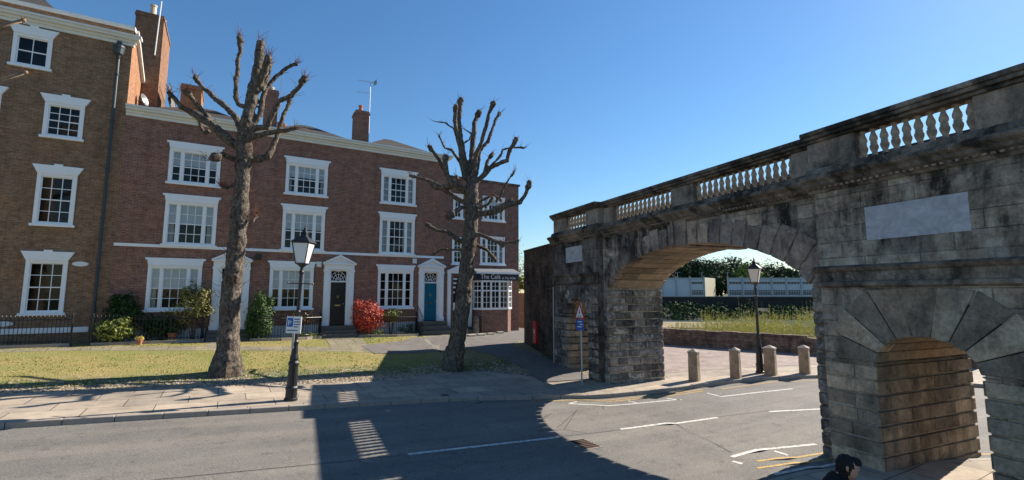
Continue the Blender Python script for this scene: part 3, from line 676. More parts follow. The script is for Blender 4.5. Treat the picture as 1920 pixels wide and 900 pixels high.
m=MB(); m.box(-12.9,-4.15,YF-.04,YF+.45,15.08,15.24); m.hexa([(-4.22,YF+.3,15.1),(-4.05,YF+.3,15.1),(-4.05,29.4,13.55),(-4.22,29.4,13.55),(-4.22,YF+.3,15.24),(-4.05,YF+.3,15.24),(-4.05,29.4,13.70),(-4.22,29.4,13.70)])
m.build('coping',M['cream'],TL)
m=MB(); m.add([(-13,YF+.4,15.1),(-6.6,YF+.4,15.1),(-6.6,36,15.1),(-13,36,15.1),(-12,31,17.9),(-8.6,31,17.9)],[(0,1,5,4),(1,2,5),(2,3,4,5),(3,0,4)]); m.build('roof',M['slate'],TL)
m=MB(); m.box(-6.6,-4.25,YF+.45,36,14.2,14.6); m.build('flat_roof',M['lead'],TL)
for i,(x,z,h_,w_) in enumerate(tc):
    if i in (1,2,4,5,6,8,9,10) and False: pass
    if h_==1.32: wo=make_window('t',w_,h_,[(1,2)],2,TL,lintel=.36,keyst=True,blind=0,curt=0)
    elif h_==1.42: wo=make_window('t',w_,h_,[(1,3)],4,TL,lintel=.36,keyst=True,blind=0,curt=0)
    else: wo=make_window('t',w_,h_,[(1,3)],4,TL,lintel=.38,keyst=True,blind=0,curt=0)
    place(wo,TL,x,YF,z,True)
m=MB(); xx=-4.62
m.tube([(xx,YF-.14,1.2),(xx,YF-.14,13.6)],.058,10); m.lathe([(.06,0),(.09,.12),(.17,.2),(.2,.42),(.22,.5),(.22,.56),(.15,.56)],(xx,YF-.2,13.55),12); m.tube([(xx,YF-.2,14.05),(xx,YF-.2,14.32)],.10,8)
for z in (2.2,4.3,6.4,8.5,10.7,12.8): m.lathe([(.075,0),(.085,.02),(.085,.08),(.075,.1)],(xx,YF-.14,z),10)
m.build('drainpipe',M['lead_blue'] if 'lead_blue' in M else plain('drainpipe_paint',(.035,.05,.06),.45,.4),TL)
m=MB(); 
for p in ((151,495),):
    q=onY(*p,YF); m.prism([(q.x+.26*math.cos(a*math.pi/10),q.z+.10*math.sin(a*math.pi/10)) for a in range(20)],'y',YF-.04,YF+.005)
m.build('oval_nameplate',M['signwhite'],TL); m=MB(); q=onY(5,607.5,YF); m.prism([(q.x+.30*math.cos(a*math.pi/10),q.z+.10*math.sin(a*math.pi/10)) for a in range(20)],'y',YF-.04,YF+.005)
m.build('oval_nameplate',M['signwhite'],TL)
m=MB(); m.box(-12.8,-4.75,YF-.06,YF+.01,1.72,1.93); m.build('band_course',M['white'],TL)
ch=chimney(TL,'chimney',-4.65,-3.5,29.0,32.0,13.0,17.5,[(-4.05,29.6,.16,.75,'pale_pot'),(-3.72,30.5,.15,.5,'terracotta')],M['brick_chim'] if 'brick_chim' in M else brick('brick_chimney',(.42,.215,.12),(.27,.145,.09),(.30,.22,.16),.3))
m=MB(); m.box(-4.2,-3.502,29.002,33.8,11.4,13.0); m.box(-4.2,-3.3,32.0,34.5,13.0,13.7); m.build('chimney_breast',ch.data.materials[0],TL)
m=MB(); m.tube([(-3.75,28.93,15.3),(-3.65,28.85,18.2)],.03,6); m.build('aerial_pole',M['signwhite'],TL)
m=MB(); m.lathe([(.02,0),(.14,.03),(.25,.09),(.30,.14),(.29,.15),(.13,.05),(.02,.03)],(0,0,0),16); m.tube([(0,0,0),(.0,0,-.18)],.02,6); m.tube([(.2,0,.05),(0,0,.34)],.012,5)
dish=m.build('satellite_dish',M['galv'],TL,org=(0,0,0)); dish.location=Vector((-4.0,28.2,12.6))-ORG[TL.name]; dish.rotation_euler=(0,R(75),R(-20))
# ---------------------------------------------------------------- café
CF=thing('cafe_building','dark red brick café with a white bay window, at the right end of the terrace','building',(13.6,YF,1.0))
YC=YF+.02
cw=[(11.86,7.84,1.42,.66,[(1,2)]),(11.86,5.08,1.52,.72,[(1,2)]),(14.32,7.88,1.46,1.6,BIG),(14.26,5.12,1.68,1.74,BIG)]
m=MB(); facade(m,11.051,16.2,.3,10.30,YC,[(x-w_/2+.1,x+w_/2-.1,z+.04,z+h_-.06) for x,z,h_,w_,l_ in cw]+[(11.62,12.38,1.35,4.3),(13.1,15.2,2.5,4.0)])
m.quad((16.2,YC,.3),(16.2,YC,10.3),(16.2,34,10.3),(16.2,34,.3)); m.quad((11.051,YF,10),(11.051,34,10),(11.051,34,10.3),(11.051,YF,10.3)); m.quad((11.051,34,.3),(16.2,34,.3),(16.2,34,10.3),(11.051,34,10.3))
m.quad((11.051,YC,10.28),(16.2,YC,10.28),(16.2,34,10.28),(11.051,34,10.28))
m.build('wall',M['brick_cafe'],CF)
m=MB(); m.box(11.051,16.28,YC-.07,YC+.3,10.30,10.42); m.build('coping',M['stone_trim'],CF)
for i,(x,z,h_,w_,l_) in enumerate(cw):
    wo=make_window('c',w_,h_,l_,4,CF,lintel=.06,splay=.0,blind=0 if i!=2 else .3,curt=0 if i<2 else .12); place(wo,CF,x,YC,z,True)
# door case
m=MB(); xa,xb=11.22,12.80
for a,b in ((xa,xa+.2),(xb-.22,xb)): m.box(a,b,YC-.13,YC+.02,1.30,4.55)
m.box(xa-.03,xb+.03,YC-.16,YC+.02,4.48,4.62); m.prism([(xa-.1,4.62),(xb+.1,4.62),((xa+xb)/2,5.0)],'y',YC-.2,YC+.02); m.build('door_surround',M['white'],CF)
m=MB(); m.box(xa+.2,xb-.22,YC+.03,YC+.08,1.3,4.5); cdr=m.build('door',M['fascia'],CF)
def text_mesh(s,size,name,mat,parent,loc,rot,ext=.008,sx=1):
    cu=bpy.data.curves.new(name,'FONT'); cu.body=s; cu.size=size; cu.extrude=ext; cu.resolution_u=2; cu.align_x='LEFT'
    o=bpy.data.objects.new(name,cu); COL.objects.link(o); dg=bpy.context.evaluated_depsgraph_get(); dg.update()
    me=bpy.data.meshes.new_from_object(o.evaluated_get(dg)); bpy.data.objects.remove(o); me.materials.clear(); me.materials.append(mat)
    ob=bpy.data.objects.new(name,me); COL.objects.link(ob); ob.parent=parent; ob.rotation_euler=rot; ob.scale=(sx,1,1)
    ob.location=Vector(loc)-ORG[parent.name]; ORG[ob.name]=ORG[parent.name]; return ob
for k,s in enumerate(('THE','CAFE','MENU')): pass
q=[(11.55,4.1),(11.55,3.85),(11.55,3.6),(11.55,3.3)]
m=MB()
for i,(a,b) in enumerate(q): m.box(a,a+.32-.05*i,YC+.005,YC+.028,b,b+.11)
m.box(11.5,11.75,YC+.005,YC+.028,2.3,2.75); m.build('door_sign',M['signwhite'],cdr)
m=MB(); m.box(12.88,13.06,YC-.06,YC-.02,2.72,3.4); m.build('menu_board',M['signwhite'],CF)
# bay window
YB=YF-.72; bx0,bx1=13.05,14.95; c0,c1=12.45+.5,15.62; bz0,bz1=2.40,4.02
bay=[(c0-.0,YC),(bx0+.12,YB),(bx1,YB),(c1,YC)]
m=MB()
def slab(m,pl,z0,z1): m.prism(pl,'z',z0,z1)
slab(m,[bay[0],bay[1],bay[2],bay[3]],.5,bz0-.08); m.build('bay_base',M['brick_cafe'],CF)
m=MB(); g=.07
slab(m,[(c0-g,YC-.001),(bx0+.1,YB-g),(bx1+.03,YB-g),(c1+g,YC-.001)],bz0-.08,bz0+.03)
slab(m,[(c0-g,YC-.001),(bx0+.1,YB-g+.03),(bx1+.03,YB-g+.03),(c1+g,YC-.001)],bz1-.04,bz1+.06)
def bayside(m,a,b,lights,first,last,gl):
    a=Vector((a[0],a[1])); b=Vector((b[0],b[1])); L=(b-a).length; d=(b-a)/L; n=Vector((d.y,-d.x))
    def bar(s0,s1,z0,z1,o0,o1):
        p=[a+d*s0+n*o0,a+d*s1+n*o0,a+d*s1+n*o1,a+d*s0+n*o1]
        if o0<o1: p=p[::-1]
        m.hexa([(v.x,v.y,z0) for v in p]+[(v.x,v.y,z1) for v in p])
    for i in range(lights+1):
        s=L*i/lights; s0=max(0,s-.05); s1=min(L,s+.05); bar(s0,s1,bz0,bz1,.05,-.05)
    bar(0,L,3.42,3.50,.045,-.045)
    for i in range(lights):
        l0=L*i/lights+.05; l1=L*(i+1)/lights-.05; mid=(l0+l1)/2
        bar(mid-.014,mid+.014,bz0,bz1,.03,-.03)
        for z in (2.76,3.08,3.72): bar(l0,l1,z-.014,z+.014,.028,-.028)
    gl.quad((a.x,a.y,bz0),(b.x,b.y,bz0),(b.x,b.y,bz1),(a.x,a.y,bz1))
gl=MB(); bayside(m,bay[1],bay[2],3,0,0,gl); bayside(m,bay[2],bay[3],1,0,0,gl); bayside(m,bay[0],bay[1],1,0,0,gl)
bw_=m.build('bay_window',M['white'],CF); gl.build('pane',M['glass'],bw_)
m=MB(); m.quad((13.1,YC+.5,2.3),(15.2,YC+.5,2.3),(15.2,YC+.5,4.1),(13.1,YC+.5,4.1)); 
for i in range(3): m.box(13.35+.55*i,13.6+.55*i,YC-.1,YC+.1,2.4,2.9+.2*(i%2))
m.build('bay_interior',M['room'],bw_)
m=MB(); m.box(12.82,15.68,YB-.06,YC+.0,bz1+.062,4.48); m.build('fascia',M['fascia'],CF)
m=MB(); m.hexa([(12.72,YB-.16,4.482),(15.76,YB-.16,4.482),(15.76,YC+.0,4.482),(12.72,YC+.0,4.482),(12.72,YB-.16,4.58),(15.76,YB-.16,4.58),(15.76,YC,4.86),(12.72,YC,4.86)]); m.build('canopy',M['lead'],CF); m=MB(); m.box(12.70,15.78,YB-.18,YB-.161,4.47,4.585); m.build('canopy_edge',M['white'],CF)
fs_=CF
text_mesh('The Café',.40,'fascia_lettering',M['signwhite'],CF,(13.02,YB-.068,bz1+.15),(R(90),0,0),sx=.92)
text_mesh('at The Walls',.19,'fascia_lettering',M['signwhite'],CF,(14.50,YB-.068,bz1+.15),(R(90),0,0))
m=MB(); m.box(13.0,15.5,YB-.09,YB-.075,bz0-.5,bz0-.47); 
m=MB(); m.box(11.1,13.0,YF-.75,YF-.12,.5,1.18); m.box(11.1,12.9,YF-.45,YF-.12,1.18,1.32); m.build('steps',M['stone_step'],CF,bevel=.02)
m=MB()
EDG=plain('pale_edging',(.42,.38,.30),.85,.2,var=.25,vs=3)
for i in range(5):
    m=MB(); a=gp(866+18*i,632-1.8*i); m.box(a.x-.22,a.x+.20,a.y-.16,a.y+.16,a.z-.1,a.z+.09)
    tag(m.build('edging_stone',EDG,bevel=.02),'pale edging stone in the short row on the ground before the café door','edging stone','pale edging stones before the café')
# ---------------------------------------------------------------- railings
def railing(label,pts,h=1.02,n_per=.115,curb=True,group='iron railings before the houses'):
    c=pts[len(pts)//2]; t=thing('iron_railing',label,'railing',(c[0],c[1],gz(*c)),group=group)
    bars=MB(); rail=MB(); kb=MB()
    for a,b in zip(pts,pts[1:]):
        a=Vector(a); b=Vector(b); L=(b-a).length; d=(b-a)/L; n=max(1,int(L/n_per)); nn=Vector((-d.y,d.x))
        za,zb=gz(*a)+.10,gz(*b)+.10
        for i in range(n+1):
            p=a+(b-a)*i/n; z=za+(zb-za)*i/n
            bars.tube([(p.x,p.y,z-.05),(p.x,p.y,z+h)],.011,5); bars.lathe([(.011,0),(.022,.03),(.002,.10)],(p.x,p.y,z+h-.01),5)
        rail.tube([(a.x,a.y,za+h-.10),(b.x,b.y,zb+h-.10)],.020,6); rail.tube([(a.x,a.y,za+.12),(b.x,b.y,zb+.12)],.016,6)
        if curb:
            q=[]
            for zz in (-.25,.02):
                for p,z in ((a-nn*.12,za),(b-nn*.12,zb),(b+nn*.12,zb),(a+nn*.12,za)): q.append((p.x,p.y,z+zz))
            kb.hexa(q)
    bars.build('bars',M['black_iron'],t); rail.build('rail',M['black_iron'],t)
    if curb: kb.build('stone_curb',M['kerbstone'],t)
    for p in (pts[0],pts[-1]):
        m=MB(); m.lathe([(.035,0),(.035,h+.05),(.05,h+.07),(.05,h+.10),(.03,h+.12),(.045,h+.17),(.0,h+.23)],(p[0],p[1],gz(*p)+.02),10); m.build('post',M['black_iron'],t)
    return t
railing('black iron railing before the tall brown house, farthest left',[(-12,24.75),(-8,24.72),(-5.0,24.72)])
railing('black iron railing around the ivy and holly garden of the left terraced house',[(-4.4,24.75),(-2,24.95),(-.8,25.0),(-.75,25.9)])
railing('black iron railing on a curved stone curb, between the left doorway and the black door',[(1.15,25.9),(1.2,24.6),(2.3,24.45),(3.4,24.75),(4.15,25.2),(4.2,25.9)])
railing('black iron railing in front of the red-leaved bush, left of the teal door',[(5.95,25.9),(6.0,25.1),(6.5,24.85),(7.8,24.75),(9.0,24.95),(9.3,25.9)])
m=MB(); zz=gz(9.4,25)
m.tube([(9.33,24.9,zz+.0),(9.33,24.9,zz+.95),(9.33,25.9,zz+1.65)],.02,6)
for i in range(5): m.tube([(9.33,25.0+.2*i,zz+.1+.1*i),(9.33,25.0+.2*i,zz+1.0+.14*i)],.011,5)
tag(m.build('handrail',M['black_iron']),'black handrail rising beside the steps of the teal door','handrail')
# ================================================================== STONE GATE BRIDGE  (local frame: x=across (w), y=along (s))
TH=R(8)
def L2W(wv,s,z=0): return Vector((math.cos(TH)*wv+math.sin(TH)*s,-math.sin(TH)*wv+math.cos(TH)*s,z))
BO=(12.0,11.4,-.24)
BR=thing('stone_bridge','weathered sandstone gate bridge with arches and balustrade carrying the city wall over the road','bridge',tuple(L2W(12.0,11.4,-.24)),-TH,org=BO)
WS=10.6; WP=10.3; WR=13.15; WQ=13.7       # spandrel plane, pylon plane, rear plane
A0,A1=7.42,15.42; AC=(A0+A1)/2; SPR=3.50
def arch_z(s):
    x=min(1,abs((s-AC)/((A1-A0)/2))); return SPR+1.30*(1-x**2.2)**.72
NV=21
def arch_pts(n,of=0.0):
    # points of intrados spaced evenly along the arc
    N=400; P=[(A0+(A1-A0)*(.5-.5*math.cos(math.pi*i/N)),0) for i in range(N+1)]; P=[(s,arch_z(s)) for s,_ in P]
    cum=[0]
    for a,b in zip(P,P[1:]): cum.append(cum[-1]+math.hypot(b[0]-a[0],b[1]-a[1]))
    out=[]; j=0
    for i in range(n+1):
        t=cum[-1]*i/n
        while j<N-1 and cum[j+1]<t: j+=1
        f=(t-cum[j])/(cum[j+1]-cum[j]+1e-9); out.append((P[j][0]+(P[j+1][0]-P[j][0])*f,P[j][1]+(P[j+1][1]-P[j][1])*f))
    return out
# body: spandrel over main arch
TOPZ=5.62
m=MB(); ap=arch_pts(60); up=.10
ap[0]=(A0-.06,ap[0][1]); ap[-1]=(A1+.06,ap[-1][1]); up=.14
for (s0,z0),(s1,z1) in zip(ap,ap[1:]):
    m.quad((WS,s0,z0+up),(WS,s0,TOPZ),(WS,s1,TOPZ),(WS,s1,z1+up)); m.quad((WR,s1,z1+up),(WR,s1,TOPZ),(WR,s0,TOPZ),(WR,s0,z0+up)); m.quad((WS,s0,z0+up),(WS,s1,z1+up),(WR,s1,z1+up),(WR,s0,z0+up))
PN=6.97; PF=15.78
def jbox(s0,s1,z0,z1,w0=WS,w1=WR): m.box(w0,w1,s0,s1,z0,z1)
jbox(PN,A0-.06,-.5,TOPZ); jbox(A1+.06,PF,-.5,TOPZ)
spw=m.build('spandrel_wall',M['stone_wall'],BR)
# pylons with small arches
def small_profile(s,a,b,spr,rise):
    x=(s-(a+b)/2)/((b-a)/2); return spr+rise*math.sqrt(max(0,1-x*x)) if abs(x)<1 else spr
PY=[dict(s0=-1.5,s1=PN,a=4.38,b=5.97,spr=1.95,rise=.56,mat='stone_wall',rw=WQ),dict(s0=PF,s1=19.35,a=16.55,b=18.15,spr=2.45,rise=.62,mat='stone_far',rw=WR+.03)]
for pi,p in enumerate(PY):
    m=MB(); n=16; a,b=p['a'],p['b']
    for i in range(n):
        s0=a+(b-a)*i/n; s1=a+(b-a)*(i+1)/n; s0=s0 if i else a-.05; s1=s1 if i<n-1 else b+.05; z0=small_profile(s0,a,b,p['spr'],p['rise'])+.07; z1=small_profile(s1,a,b,p['spr'],p['rise'])+.07
        m.quad((WP,s0,z0),(WP,s0,TOPZ),(WP,s1,TOPZ),(WP,s1,z1)); m.quad((p['rw'],s1,z1),(p['rw'],s1,TOPZ),(p['rw'],s0,TOPZ),(p['rw'],s0,z0)); m.quad((WP,s0,z0),(WP,s1,z1),(p['rw'],s1,z1),(p['rw'],s0,z0))
    m.box(WP,p['rw'],p['s0'],a-.05,-.5,TOPZ); m.box(WP,p['rw'],b+.05,p['s1'],-.5,TOPZ)
    m.build('pylon',M[p['mat']],BR)
# voussoirs of main arch: each runs through the whole thickness
vm=MB(True); sf=MB(True); vp=arch_pts(NV)
def nrm(s):
    d=.02; z0=arch_z(max(A0,s-d)); z1=arch_z(min(A1,s+d)); v=Vector((-(z1-z0),2*d)).normalized()
    if abs(v.x)>.72: v=Vector((math.copysign(.72,v.x),.69))
    return v.normalized()
gap=.024
for i in range(NV):
    (s0,z0),(s1,z1)=vp[i],vp[i+1]; 
    if i==NV//2:
        fixn(vm.build('voussoirs',M['stone_vouss'],BR,bevel=.02)); vm=MB(True); continue
    n0,n1=nrm(s0),nrm(s1); L=.60+(.10 if i%2 else 0)
    if i<3: L=.85
    d=Vector((s1-s0,z1-z0)).normalized()*gap; d2=d*1.5
    a=(s0+d.x,z0+d.y); b=(s1-d.x,z1-d.y); t0=(a[0]+n0.x*L,min(a[1]+n0.y*L,5.55)); t1=(b[0]+n1.x*L,min(b[1]+n1.y*L,5.55))
    vm.hexa([(WS-.035,a[0],a[1]),(WS-.035,b[0],b[1]),(WS+.30,b[0],b[1]),(WS+.30,a[0],a[1]),(WS-.035,t0[0],t0[1]),(WS-.035,t1[0],t1[1]),(WS+.30,t1[0],t1[1]),(WS+.30,t0[0],t0[1])])
    # soffit course, broken into stones along the width
    w_=WS+.302
    while w_<WR-.05:
        w2=min(WR-.001,w_+random.uniform(.7,1.3)); L2=.2
        if WR-w2<.3: w2=WR-.001
        sf.hexa([(w_,a[0],a[1]),(w_,b[0],b[1]),(w2-.008,b[0],b[1]),(w2-.008,a[0],a[1]),(w_,a[0]+n0.x*L2,a[1]+n0.y*L2),(w_,b[0]+n1.x*L2,b[1]+n1.y*L2),(w2-.008,b[0]+n1.x*L2,b[1]+n1.y*L2),(w2-.008,a[0]+n0.x*L2,a[1]+n0.y*L2)]); w_=w2
i=NV//2; (s0,z0),(s1,z1)=vp[i],vp[i+1]
vo=fixn(vm.build('voussoirs',M['stone_vouss'],BR,bevel=.02)); fixn(sf.build('soffit_stones',M['stone_soffit'],BR,bevel=.015))
m=MB(); m.hexa([(WS-.10,s0+.02,z0-.06),(WS-.10,s1-.02,z1-.06),(WR,s1-.02,z1-.06),(WR,s0+.02,z0-.06),(WS-.10,s0-.06,5.60),(WS-.10,s1+.06,5.60),(WR-.001,s1+.06,5.60),(WR-.001,s0-.06,5.60)])
m.box(WS-.13,WS,s1+.075,s1+.19,4.86,5.60)
fixn(m.build('keystone',M['stone_vouss'],BR,bevel=.02))
# rusticated blocks: courses round the piers
def course_blocks(m,pts,z0,z1,depth=.0,lmin=.5,lmax=1.0,proud=.05):
    """blocks proud of a wall along polyline pts in the local plan, outward = right of travel"""
    for a,b in zip(pts,pts[1:]):
        a=Vector(a); b=Vector(b); L=(b-a).length; d=(b-a)/L; n=Vector((d.y,-d.x)); s=0
        while s<L-.02:
            l=random.uniform(lmin,lmax)
            if L-(s+l)<.3: l=L-s
            p0=a+d*(s+.006); p1=a+d*(s+l-.006); o=n*(proud+random.uniform(-.008,.008)); inn=-n*.05
            q=[p0+o,p1+o,p1+inn,p0+inn]
            m.hexa([(v.x,v.y,z0) for v in q][::-1]+[(v.x,v.y,z1) for v in q][::-1]); s+=l
CH=.288
def rust(pts,zb,zt,name,mat,lmin=.5,lmax=1.0,proud=.07,bev=.035):
    m=MB(True); z=zb
    while z<zt-.05:
        z1=min(z+CH,zt); course_blocks(m,pts,z+.024,z1-.024,lmin=lmin,lmax=lmax,proud=proud); z=z1
    o=fixn(m.build(name,mat,BR,bevel=bev)); return o
rust([(WR+.02,A1+.06),(WS,A1+.06)][::1],-.3,3.45,'rusticated_blocks',M['stone_block'],.35,.9)     # far jamb (faces the camera)
rust([(WS,PF),(WS,A1+.06)][::-1],-.3,3.45,'rusticated_blocks',M['stone_block'],.3,.5)
rust([(WS,A0-.06),(WR,A0-.06)],-.3,3.45,'rusticated_blocks',M['stone_block'],.35,.9)
rust([(WS,PN),(WS,A0-.06)][::-1],-.3,3.45,'rusticated_blocks',M['stone_block'],.3,.5)
p=PY[0]
jf=(WQ,p['b']+.05)
rust([(WQ,p['b']+.05),(WP,p['b']+.05)],-.42,1.95,'rusticated_jamb',M['stone_jamb'],.7,1.6,.06,.04)
rust([(WP,p['b']+.0),(WP,PN)][::-1],-.42,1.95,'rusticated_blocks',M['stone_face_block'],.45,.75,.04,.03)
rust([(WP,p['a']-.05),(WQ,p['a']-.05)],-.42,1.95,'rusticated_jamb',M['stone_jamb'],.7,1.6,.06,.04)
rust([(WP,-1.5),(WP,p['a']-.05)][::-1],-.42,1.95,'rusticated_blocks',M['stone_face_block'],.5,.9,.06,.035)
p=PY[1]
rust([(WR+.03,p['b']+.05),(WP,p['b']+.05)],-.3,2.45,'rusticated_jamb',M['stone_jamb'],.5,1.0)
rust([(WP,p['b']+.05),(WP,19.35)][::-1],-.3,2.45,'rusticated_blocks',M['stone_block'],.4,.7,.03)
rust([(WP,PF),(WP,p['a']-.05)][::-1],-.3,3.6,'rusticated_blocks',M['stone_block'],.4,.7,.03)
# small arch voussoirs
def fan(p,wf,L,lim,name,mat,smat,n=9):
    m=MB(True); sfm=MB(True); a,b=p['a'],p['b']; c=(a+b)/2; hr=(b-a)/2
    for i in range(n):
        t0=math.pi*i/n+.008; t1=math.pi*(i+1)/n-.008
        def pt(t,k):
            x=hr*math.cos(t); z=p['rise']*math.sin(t); X=x+math.cos(t)*k*1.0; Z=z+math.sin(t)*k*1.15; return (c+X,min(p['spr']+Z,lim))
        ks=L if i not in (n//2,) else L*1.4
        if i in (0,n-1): ks=L*.8
        a0,a1,o0,o1=pt(t0,0),pt(t1,0),pt(t0,ks),pt(t1,ks)
        # big stones reach up to the string course
        m.hexa([(wf-.03,a0[0],a0[1]),(wf-.03,a1[0],a1[1]),(wf+.35,a1[0],a1[1]),(wf+.35,a0[0],a0[1]),(wf-.03,o0[0],o0[1]),(wf-.03,o1[0],o1[1]),(wf+.35,o1[0],o1[1]),(wf+.35,o0[0],o0[1])])
        q0,q1=pt(t0,.15),pt(t1,.15)
        sfm.hexa([(wf+.355,a0[0],a0[1]),(wf+.355,a1[0],a1[1]),(p['rw']-.01,a1[0],a1[1]),(p['rw']-.01,a0[0],a0[1]),(wf+.355,q0[0],q0[1]),(wf+.355,q1[0],q1[1]),(p['rw']-.01,q1[0],q1[1]),(p['rw']-.01,q0[0],q0[1])])
    bk=MB(); pl=[]
    for i in range(25):
        t_=math.pi*i/24; x=hr*math.cos(t_); z=p['rise']*math.sin(t_); pl.append((c+x+math.cos(t_)*L*.74,min(p['spr']+z+math.sin(t_)*L*.85,lim-.01)))
    pl+=[(c+hr*math.cos(math.pi*i/24)*.999,p['spr']+p['rise']*math.sin(math.pi*i/24)+.02) for i in range(24,-1,-1)]
    for i in range(24):
        a1_,b1_,c1_,d1_=pl[i],pl[i+1],pl[-2-i],pl[-1-i]; bk.quad(*[(wf-.006,u_,v_) for u_,v_ in (a1_,b1_,c1_,d1_)])
    bk.build('mortar_joints',M['joint'],BR)
    fixn(m.build(name,mat,BR,bevel=.018)); fixn(sfm.build('soffit_stones',smat,BR,bevel=.025))
fan(PY[0],WP,.92,3.40,'voussoirs',M['stone_face_block'],M['stone_soffit'])
fan(PY[1],WP,.5,3.64,'voussoirs',M['stone_block'],M['stone_soffit'])
# string courses, cornice, plinth, coping
def run(m,prof,s0,s1,w0,cap0=True):
    """profile list (projection,z) closed against wall plane w0, along s"""
    pl=[(w0-p,z) for p,z in prof]; pl=[(w0+.05,prof[0][1])]+pl+[(w0+.05,prof[-1][1])]
    n=len(pl); m.add([(x,s0,z) for x,z in pl]+[(x,s1,z) for x,z in pl],[tuple(range(n)),tuple(range(n,2*n))[::-1]]+[(i,i+n,(i+1)%n+n,(i+1)%n) for i in range(n)])
m=MB(); run(m,[(.03,3.42),(.10,3.46),(.10,3.53),(.04,3.56),(.04,3.74),(.09,3.77),(.13,3.83),(.03,3.88)],-1.5,PN+.08,WP)
fixn(m.build('string_course',M['stone_trim'],BR)); m=MB()
run(m,[(.03,3.68),(.10,3.72),(.04,3.80),(.04,4.00),(.11,4.05),(.11,4.10),(.02,4.13)],PF-.06,19.4,WP)
fixn(m.build('string_course',M['stone_trim'],BR))
segs=[(-1.5,PN+.1,WP),(PN+.1,PF-.1,WS),(PF-.1,19.42,WP)]
m=MB(); d=MB(); bl=MB(); co=MB()
for s0,s1,wf in segs:
    run(m,[(.04,5.50),(.07,5.56),(.20,5.64),(.22,5.70),(.30,5.76),(.32,5.82),(.28,5.86)],s0,s1,wf)
    s=s0+.05
    d=MB()
    while s<s1-.1: d.box(wf-.14,wf-.02,s,s+.06,5.565,5.645); s+=.115
    d.build('dentils',M['stone_vouss'],BR)
    run(bl,[(.10,5.862),(.10,5.98),(.03,6.05)],s0,s1,wf)
    co.box(wf-.12,wf+.42,s0-.03,s1+.03,6.72,6.80); co.box(wf-.16,wf+.46,s0-.05,s1+.05,6.80,6.90); co.box(wf-.04,wf+.36,s0,s1,6.65,6.72)
    bl.box(wf+.05,wf+.40,s0,s1,5.70,6.05)
fixn(m.build('cornice',M['stone_trim'],BR)); fixn(bl.build('parapet_base',M['stone_trim'],BR)); co.build('coping',M['stone_trim'],BR,bevel=.02)
SEC=[(4.12,6.06,9,WP),(7.70,10.92,14,WS),(11.88,15.08,13,WS),(16.6,18.25,6,WP)]
pier=[(-1.5,4.12,WP),(6.06,PN+.1,WP),(PN+.1,7.70,WS),(10.92,11.88,WS),(15.08,PF-.1,WS),(PF-.1,16.6,WP),(18.25,19.38,WP)]
DIE=stone('sandstone_die',(.21,.175,.145),(.14,.12,.10),(.035,.034,.033),ash=0,crust=(.46,.64),patch=0,seed=15)
for s0,s1 in ((-1.5,4.12),(6.06,7.70),(10.92,11.88),(15.08,16.6),(18.25,19.38)):
    m=MB()
    for a_,b_,wf in pier:
        if a_>=s0-.01 and b_<=s1+.01: m.box(wf+.02,wf+.33,a_,b_,6.05,6.655)
    m.build('parapet_die',DIE,BR,bevel=.01)
BP=[(.055,0),(.075,.0),(.075,.05),(.05,.06),(.045,.09),(.06,.13),(.085,.19),(.092,.235),(.078,.275),(.058,.292),(.074,.30),(.074,.318),(.058,.326),(.072,.35),(.086,.395),(.080,.44),(.055,.50),(.042,.54),(.045,.56),(.075,.565),(.075,.61),(.05,.61)]
bal=None
for s0,s1,n,wf in SEC:
    pt=(s1-s0)/(n+.9); k=0
    for i in range(n+1):
        s=s0+pt*(i+.45)
        if bal is None:
            mb=MB(); mb.lathe([(a*.87,b) for a,b in BP],(0,0,0),12); bal=mb.build('baluster',M['baluster'],BR,smooth=True,org=(0,0,0)); o=bal
        else: o=bal.copy(); COL.objects.link(o); o.parent=BR
        o.location=(wf+.18-BO[0],s-BO[1],6.045-BO[2])
# rear parapet
m=MB(); W2=12.72
m.box(W2-.05,WR+.12,-1.5,19.4,5.5,5.95); m.box(W2,W2+.35,-1.5,19.4,5.95,6.05); m.box(W2-.08,W2+.43,-1.5,19.4,6.62,6.74)
for s0,s1,wf in pier: m.box(W2+.02,W2+.33,s0,s1,6.05,6.62)
m.box(WS+.1,W2,-1.5,19.35,5.45,5.62)
m.build('rear_parapet',M['stone_trim'],BR,bevel=.01)
for s0,s1,n,wf in SEC:
    pt=(s1-s0)/(n+.9)
    for i in range(n+1):
        o=bal.copy(); COL.objects.link(o); o.parent=BR; o.location=(W2+.18-BO[0],s0+pt*(i+.45)-BO[1],6.03-BO[2])
# plaques
m=MB(); m.box(WP-.012,WP+.02,4.30,5.95,4.36,5.03); m.build('plaque',M['slate_plaque'],BR)
m=MB(); m.box(WP-.012,WP+.02,16.85,18.2,4.62,5.28); m.build('plaque',M['slate_plaque'],BR)
m=MB(); m.tube([(WP-.06,19.30,-.1),(WP-.06,19.30,3.6)],.035,8); m.build('wall_pipe',M['galv'],BR)
# far end wall beside the bridge (city wall + steps block)
CWs=thing('city_wall','dark old sandstone city wall continuing beyond the far end of the bridge','wall',(13.3,19.7,0))
a=Vector((12.92,17.62)); b=Vector((14.05,22.1)); d=(b-a).normalized(); n=Vector((d.y,-d.x))
def wl(m,a,b,th,z0,z1): m.hexa([(a.x,a.y,z0),(a.x+n.x*th,a.y+n.y*th,z0),(b.x+n.x*th,b.y+n.y*th,z0),(b.x,b.y,z0),(a.x,a.y,z1),(a.x+n.x*th,a.y+n.y*th,z1),(b.x+n.x*th,b.y+n.y*th,z1),(b.x,b.y,z1)])
m=MB(); wl(m,a,b,2.6,-.6,5.55); fixn(m.build('wall_body',M['citywall'],CWs))
m=MB(); wl(m,a-n*.03+d*.02,b-n*.03+d*.03,2.66,5.55,5.66); fixn(m.build('coping',M['citywall'],CWs,bevel=.02))
